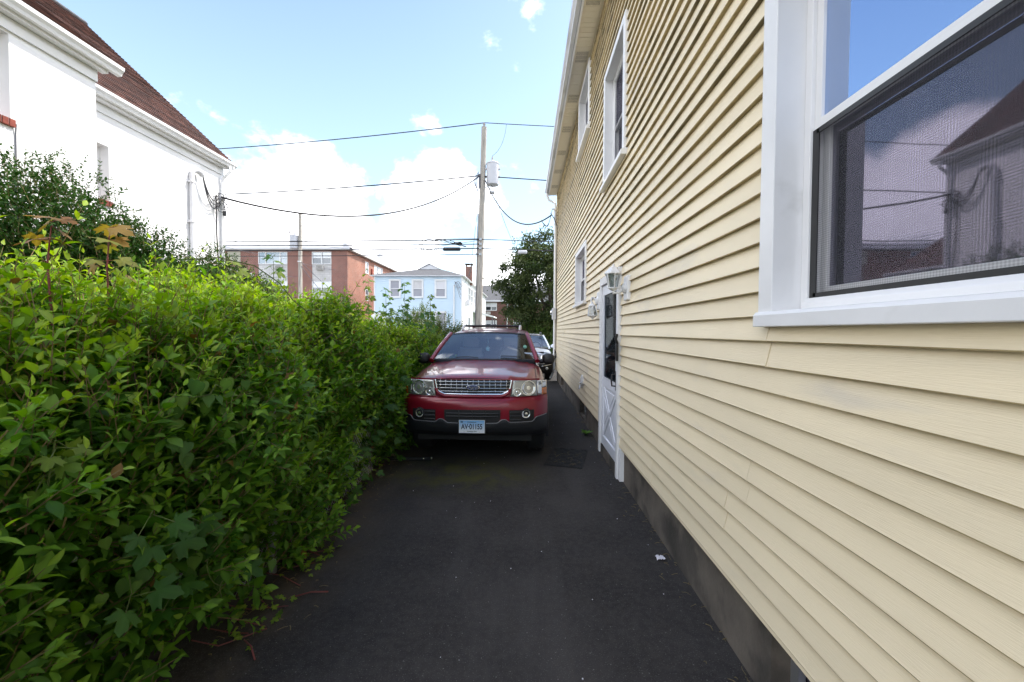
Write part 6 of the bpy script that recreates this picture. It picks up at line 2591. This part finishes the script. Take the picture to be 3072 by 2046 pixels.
t = root("fence_post", (-1.74, 2.62, 0), "grey metal fence post half hidden in the hedge foot", "post")
m = MB()
m.tube([(-1.70, 2.62, 0), (-1.70, 2.62, 1.25)], .024, 12)
m.build("post", 'grey_metal', t, smooth='auto')
m = MB()
for q in range(40):
    yy = 2.3 + q * .055
    for s_ in (1, -1):
        m.tube([(-1.73 + .004 * s_, yy, .05), (-1.73 + .004 * s_, yy + .55 * s_, .6)], .0014, 3)
m.build("chain_link", 'grey_metal', t)

# ------------------------------------------------------------------ shrubs behind the hedge
def shrub(name, label, blobs, n, lsize, npair, colA, colB, twig_L, mat='leaf', kind='simple', up=.6, cat="shrub", group=None, shell=.45, fill=1.2):
    """blobs: list of (center, radii)"""
    b0 = blobs[0][0]
    t = root(name, (b0[0], b0[1], 0), label, cat, group)
    vol = np.array([b[1][0] * b[1][1] + b[1][1] * b[1][2] for b in blobs])
    Ps, Ns = [], []
    for (c, r), v_ in zip(blobs, vol):
        k = int(n * v_ / vol.sum())
        d = rand_unit(k)
        rad = 1 - shell * rng.random(k) ** 2
        wob = 1 + .10 * np.sin(d[:, 0] * 9 + c[0]) * np.sin(d[:, 2] * 8 + c[1]) + .07 * np.sin(d[:, 1] * 17)
        Ps.append(np.array(c) + d * np.array(r) * (rad * wob)[:, None])
        Ns.append(d)
    P_ = np.concatenate(Ps)
    N_ = np.concatenate(Ns)
    q = P_[:, 2] > .05
    P_, N_ = P_[q], N_[q]
    k = len(P_)
    D_ = unit(N_ * .7 + np.array([0, 0, up]) + rng.normal(size=(k, 3)) * .35)
    L_ = twig_L * rng.uniform(.6, 1.5, k)
    a, b, c, d, e = sprigs(P_, D_, L_, npair, np.full(k, lsize) * rng.uniform(.8, 1.2, k))
    rep = 2 * npair + 1
    u = np.tile(rng.random(k), rep)
    C_ = mixc(colA, colB, np.clip(.25 * u + .75 * np.clip(e - .35, 0, 1) * rng.random(len(e)), 0, 1)) * rng.uniform(.75, 1.2, len(e))[:, None]
    tag(leaves_mesh("crown", kind, a, b, c, d, C_, mat, t), kind='stuff')
    tag(twig_mesh("twigs", P_, D_, L_, .003, 'twig', t), kind='stuff')
    nf = int(n * fill)
    if nf:
        bi = rng.integers(0, len(blobs), nf)
        cc0 = np.array([b[0] for b in blobs])[bi]
        rr0 = np.array([b[1] for b in blobs])[bi]
        Pf = cc0 + rand_unit(nf) * rr0 * (rng.random(nf) ** .45 * .98)[:, None]
        Pf = Pf[Pf[:, 2] > .05]
        nf = len(Pf)
        tag(leaves_mesh("inner_foliage", 'simple', Pf, rand_unit(nf), unit(rand_unit(nf) + np.array([0, 0, .6])), lsize * rng.uniform(1.0, 1.7, nf), mixc(colA, colB, .5 * rng.random(nf)), mat, t), kind='stuff')
    for q in range(5):
        m = MB()
        c0 = Vector(blobs[q % len(blobs)][0])
        rr = random.Random(q)
        m.tube([(c0.x + rr.uniform(-.2, .2), c0.y + rr.uniform(-.2, .2), 0), (c0.x + rr.uniform(-.3, .3), c0.y + rr.uniform(-.3, .3), c0.z * .5), (c0.x + rr.uniform(-.4, .4), c0.y, c0.z)], [.03, .02, .01], 6)
        m.build("stem", 'bark', t, smooth='auto')
    return t


PV_A, PV_B = (.020, .060, .010), (.060, .130, .020)
shrub("privet_shrub", "tall dark green small leaved shrub against the white wall at the left edge", [((-5.75, 4.5, 2.0), (1.2, .9, 1.50)), ((-5.0, 4.8, 1.75), (.85, .8, 1.12)), ((-4.5, 5.0, 1.4), (.7, .7, .95))], 12000, .050, 4, PV_A, PV_B, .15, 'leaf_dark', shell=.6, fill=3.5)
shrub("privet_shrub", "smaller dark shrub before the conduit on the white wall", [((-5.55, 6.9, 1.9), (.85, .7, 1.05)), ((-4.95, 7.1, 1.6), (.7, .6, .95))], 5000, .050, 4, PV_A, PV_B, .14, 'leaf_dark', shell=.6, fill=3.5)
shrub("wild_shrub", "light green bushy growth between the hedge and the dark shrubs", [((-3.9, 4.6, 1.5), (.9, 1.1, .72)), ((-4.3, 5.9, 1.5), (.9, .9, .85)), ((-3.6, 6.2, 1.3), (.8, .9, .75))], 2600, .060, 3, (.05, .11, .015), (.15, .22, .025), .18, 'leaf', 'ovate')
shrub("wild_shrub", "feathery yellow green shrub beyond the hedge before the blue house", [((-2.75, 10.2, 1.2), (.55, .7, .95)), ((-2.1, 10.4, 1.05), (.6, .7, .80))], 1900, .058, 5, (.055, .10, .02), (.16, .20, .03), .24, 'leaf', 'simple', up=1.0)
shrub("wild_shrub", "low leafy growth beside the left flank of the red car", [((-1.95, 8.4, .9), (.38, 1.2, .62)), ((-2.1, 11.8, .8), (.5, 1.2, .80))], 1500, .055, 4, (.04, .09, .015), (.12, .18, .025), .18, 'leaf', 'ovate')
shrub("clipped_bush", "dense clipped green bush before the apartment block corner", [((-8.0, 17, 2.15), (.95, .9, 1.0)), ((-8.0, 17, 1.0), (.9, .85, 1.0))], 3200, .055, 2, (.022, .075, .006), (.055, .14, .012), .06, 'leaf', 'simple', shell=.2)

# ------------------------------------------------------------------ tree beside the house end
def tree(name, label, x, y, h, crown, nclump, nleaf, lsize, colA, colB, seed):
    rr = np.random.default_rng(seed)
    t = root(name, (x, y, 0), label, "tree")
    m = MB()
    for k in range(5):
        a = k * 1.3 + .4
        ex, ey = math.cos(a) * 1.2, math.sin(a) * 1.1
        m.tube([(x + .12 * math.cos(a), y + .12 * math.sin(a), 0), (x + .25 * math.cos(a), y + .2 * math.sin(a), h * .18), (x + ex * .45, y + ey * .45, h * .42), (x + ex * .8, y + ey * .8, h * .65), (x + ex, y + ey, h * .85)],
               [.15, .12, .085, .05, .02], 8)
        for q in range(4):
            u = .35 + .13 * q
            p0 = Vector((x + ex * u, y + ey * u, h * (.2 + .65 * u)))
            b = rr.random() * 6.28
            m.tube([p0, p0 + Vector((math.cos(b) * .5, math.sin(b) * .5, .25)), p0 + Vector((math.cos(b) * 1.0, math.sin(b) * 1.0, .3))], [.035, .02, .008], 5)
    m.build("trunk", 'bark', t, smooth='auto')
    c, r = crown
    d = unit(rr.normal(size=(nclump, 3)))
    rad = .45 + .55 * rr.random(nclump) ** .6
    cen = np.array(c) + d * np.array(r) * rad[:, None]
    cr = rr.uniform(.32, .62, nclump)
    per = nleaf // nclump
    P_ = (cen[:, None, :] + rr.normal(size=(nclump, per, 3)) * (cr[:, None, None] * np.array([.5, .5, .36]))).reshape(-1, 3)
    n = len(P_)
    tone = np.repeat(rr.random(nclump), per)
    C_ = mixc(colA, colB, np.clip(.7 * tone + .3 * rr.random(n), 0, 1))
    tag(leaves_mesh("crown", 'simple', P_, unit(rr.normal(size=(n, 3)) + np.array([0, 0, -.4])), unit(rr.normal(size=(n, 3)) * .8 + np.array([0, 0, 1])), lsize * rr.uniform(.7, 1.3, n), C_, 'leaf_dark', t), kind='stuff')
    return t


tree("broadleaf_tree", "dark leafy tree standing beyond the end of the cream house", 1.6, 22.0, 7.0, ((1.25, 22.0, 4.1), (2.75, 2.4, 2.9)), 170, 42000, .14, (.022, .042, .012), (.075, .095, .028), 5)
tree("broadleaf_tree", "second dark tree further right behind the cream house end", 4.6, 25.0, 8.0, ((4.6, 25.0, 4.9), (3.2, 2.8, 3.4)), 110, 15000, .14, (.02, .045, .012), (.06, .09, .022), 6)
shrub("roadside_shrub", "bright green shrub at the tree foot behind the silver car", [((.1, 21.2, 1.5), (.75, .7, 1.0)), ((1.0, 20.6, 1.0), (1.3, .8, 1.1))], 1500, .08, 3, (.03, .07, .012), (.10, .18, .02), .22, 'leaf', 'simple')

# ------------------------------------------------------------------ small things on the ground
dm = root("doormat", (.565, 5.20, 0), "black ribbed rubber doormat lying askew on the asphalt by the door", "doormat")
ang = R(-14)


def rotm(p):
    x_, y_, z_ = p
    return (.565 + x_ * math.cos(ang) - y_ * math.sin(ang), 5.20 + x_ * math.sin(ang) + y_ * math.cos(ang), z_)


m = MB()
m.box(-.235, .235, -.385, .385, .004, .010)
m.v = [rotm(p) for p in m.v]
m.build("base", 'mat_rubber', dm)
m = MB()
for i in range(6):
    for j in range(10):
        x0, y0_ = -.222 + i * .0745, -.372 + j * .0748
        for q in range(4):
            if (i + j) % 2:
                m.box(x0 + .004 + q * .017, x0 + .014 + q * .017, y0_ + .004, y0_ + .070, .010, .016)
            else:
                m.box(x0 + .004, x0 + .070, y0_ + .004 + q * .017, y0_ + .014 + q * .017, .010, .016)
m.v = [rotm(p) for p in m.v]
tag(m.build("woven_ribs", 'black_rubber', dm), kind='stuff')

wd_ = root("weed", (1.02, 6.36, 0), "small green dandelion weed at the foot of the foundation", "weed")
nw = 9
aw = np.linspace(0, 6.28, nw, endpoint=False)
single_leaves("leaf", 'ovate', np.tile([[1.0, 6.36, .01]], (nw, 1)) + rng.normal(size=(nw, 3)) * .004, unit(np.stack([np.cos(aw) - .2, np.sin(aw) - .3, .55 + .3 * rng.random(nw)], 1)), unit(np.stack([-np.cos(aw) * .4, -np.sin(aw) * .4, np.ones(nw)], 1)),
              rng.uniform(.10, .17, nw), mixc((.05, .13, .02), (.10, .20, .025), rng.random(nw)), 'leaf', wd_, 3)
m = MB()
m.tube([(1.0, 6.36, 0), (1.0, 6.36, .03)], .012, 6)
m.build("crown", 'green_stem', wd_)

m = MB()
rr = random.Random(9)
m.grid(lambda u, v: (.965 + .06 * u, 2.86 + .05 * v, .008 + .02 * abs(math.sin(7 * u + 3 * v)) * rr.uniform(.5, 1)), 6, 6)
tag(m.build("paper_scrap", 'paper', solid=.001), "crumpled pale paper scrap on the asphalt by the foundation", "paper")

bs = root("black_strip", (-1.44, 5.03, 0), "black rubber strip with bolt heads lying on the asphalt before the left tyre", "rubber strip")
m = MB()
m.tube([(-1.74, 5.00, .02), (-1.55, 4.985, .024), (-1.35, 4.99, .022), (-1.17, 5.01, .02)], .024, 8)
m.build("strip", 'black_rubber', bs, smooth='auto')
for x_, y_ in ((-1.175, 4.985), (-1.27, 4.965)):
    m = MB()
    m.lathe([(.013, 0), (.013, -.006), (.005, -.010)], (x_, y_, .03), 'y', 10)
    m.build("bolt_head", 'chrome', bs)

# twigs and withered bits swept along the edges
m = MB()
rr = random.Random(12)


def bit(x_, y_, l_, r0=.0016):
    a_ = rr.uniform(0, 6.28)
    dx, dy = math.cos(a_) * l_, math.sin(a_) * l_
    m.tube([(x_, y_, .006), (x_ + dx * .5 + rr.uniform(-.01, .01), y_ + dy * .5, .012), (x_ + dx, y_ + dy, .006)], r0, 4)


for _ in range(190):
    bit(1.08 - .20 * rr.random() ** 3.5, 1.6 + 10 * rr.random() ** 1.2, rr.uniform(.008, .055), rr.uniform(.0012, .0026))
for _ in range(36):
    p = rotm((rr.uniform(-.2, .2), rr.uniform(-.35, .2), 0))
    bit(p[0], p[1], rr.uniform(.03, .07))
for v_ in range(len(m.v) - 36 * 12, len(m.v)):
    m.v[v_] = (m.v[v_][0], m.v[v_][1], m.v[v_][2] + .012)
for _ in range(150):
    yy = rr.uniform(1.9, 5.0)
    bit(float(h_front(yy)) + .04 + .4 * rr.random() ** 3, yy, rr.uniform(.008, .055), rr.uniform(.0012, .0024))
tag(m.build("litter", 'litter'), "withered catkins and twig bits scattered on the asphalt edges", "litter", kind='stuff')
m = MB()
for _ in range(70):
    x_, y_ = rr.uniform(-1.4, 1.0), 1.6 + 6.5 * rr.random() ** 1.3
    q = rr.uniform(.0015, .004)
    m.box(x_, x_ + q * rr.uniform(1, 2), y_, y_ + q * rr.uniform(1, 2), .001, .001 + q)
tag(m.build("gravel_chips", 'paper'), "tiny pale stone chips scattered over the dark asphalt", "gravel", kind='stuff')
for p0, p1, lb in (((-1.42, 2.36, .01), (-1.22, 2.42, .012), "reddish twig lying on the asphalt beyond the ivy"), ((-1.47, 2.02, .012), (-1.33, 1.90, .01), "reddish broken stem lying near the hedge foot")):
    m = MB()
    p0, p1 = Vector(p0), Vector(p1)
    m.tube([p0, p0.lerp(p1, .5) + Vector((0, .012, .008)), p1], .004, 6)
    tag(m.build("fallen_twig", 'red_stem', smooth=True), lb, "twig")
print("objects", len(bpy.data.objects), "tris", sum(len(o.data.polygons) * 2 for o in bpy.data.objects if o.type == 'MESH'))
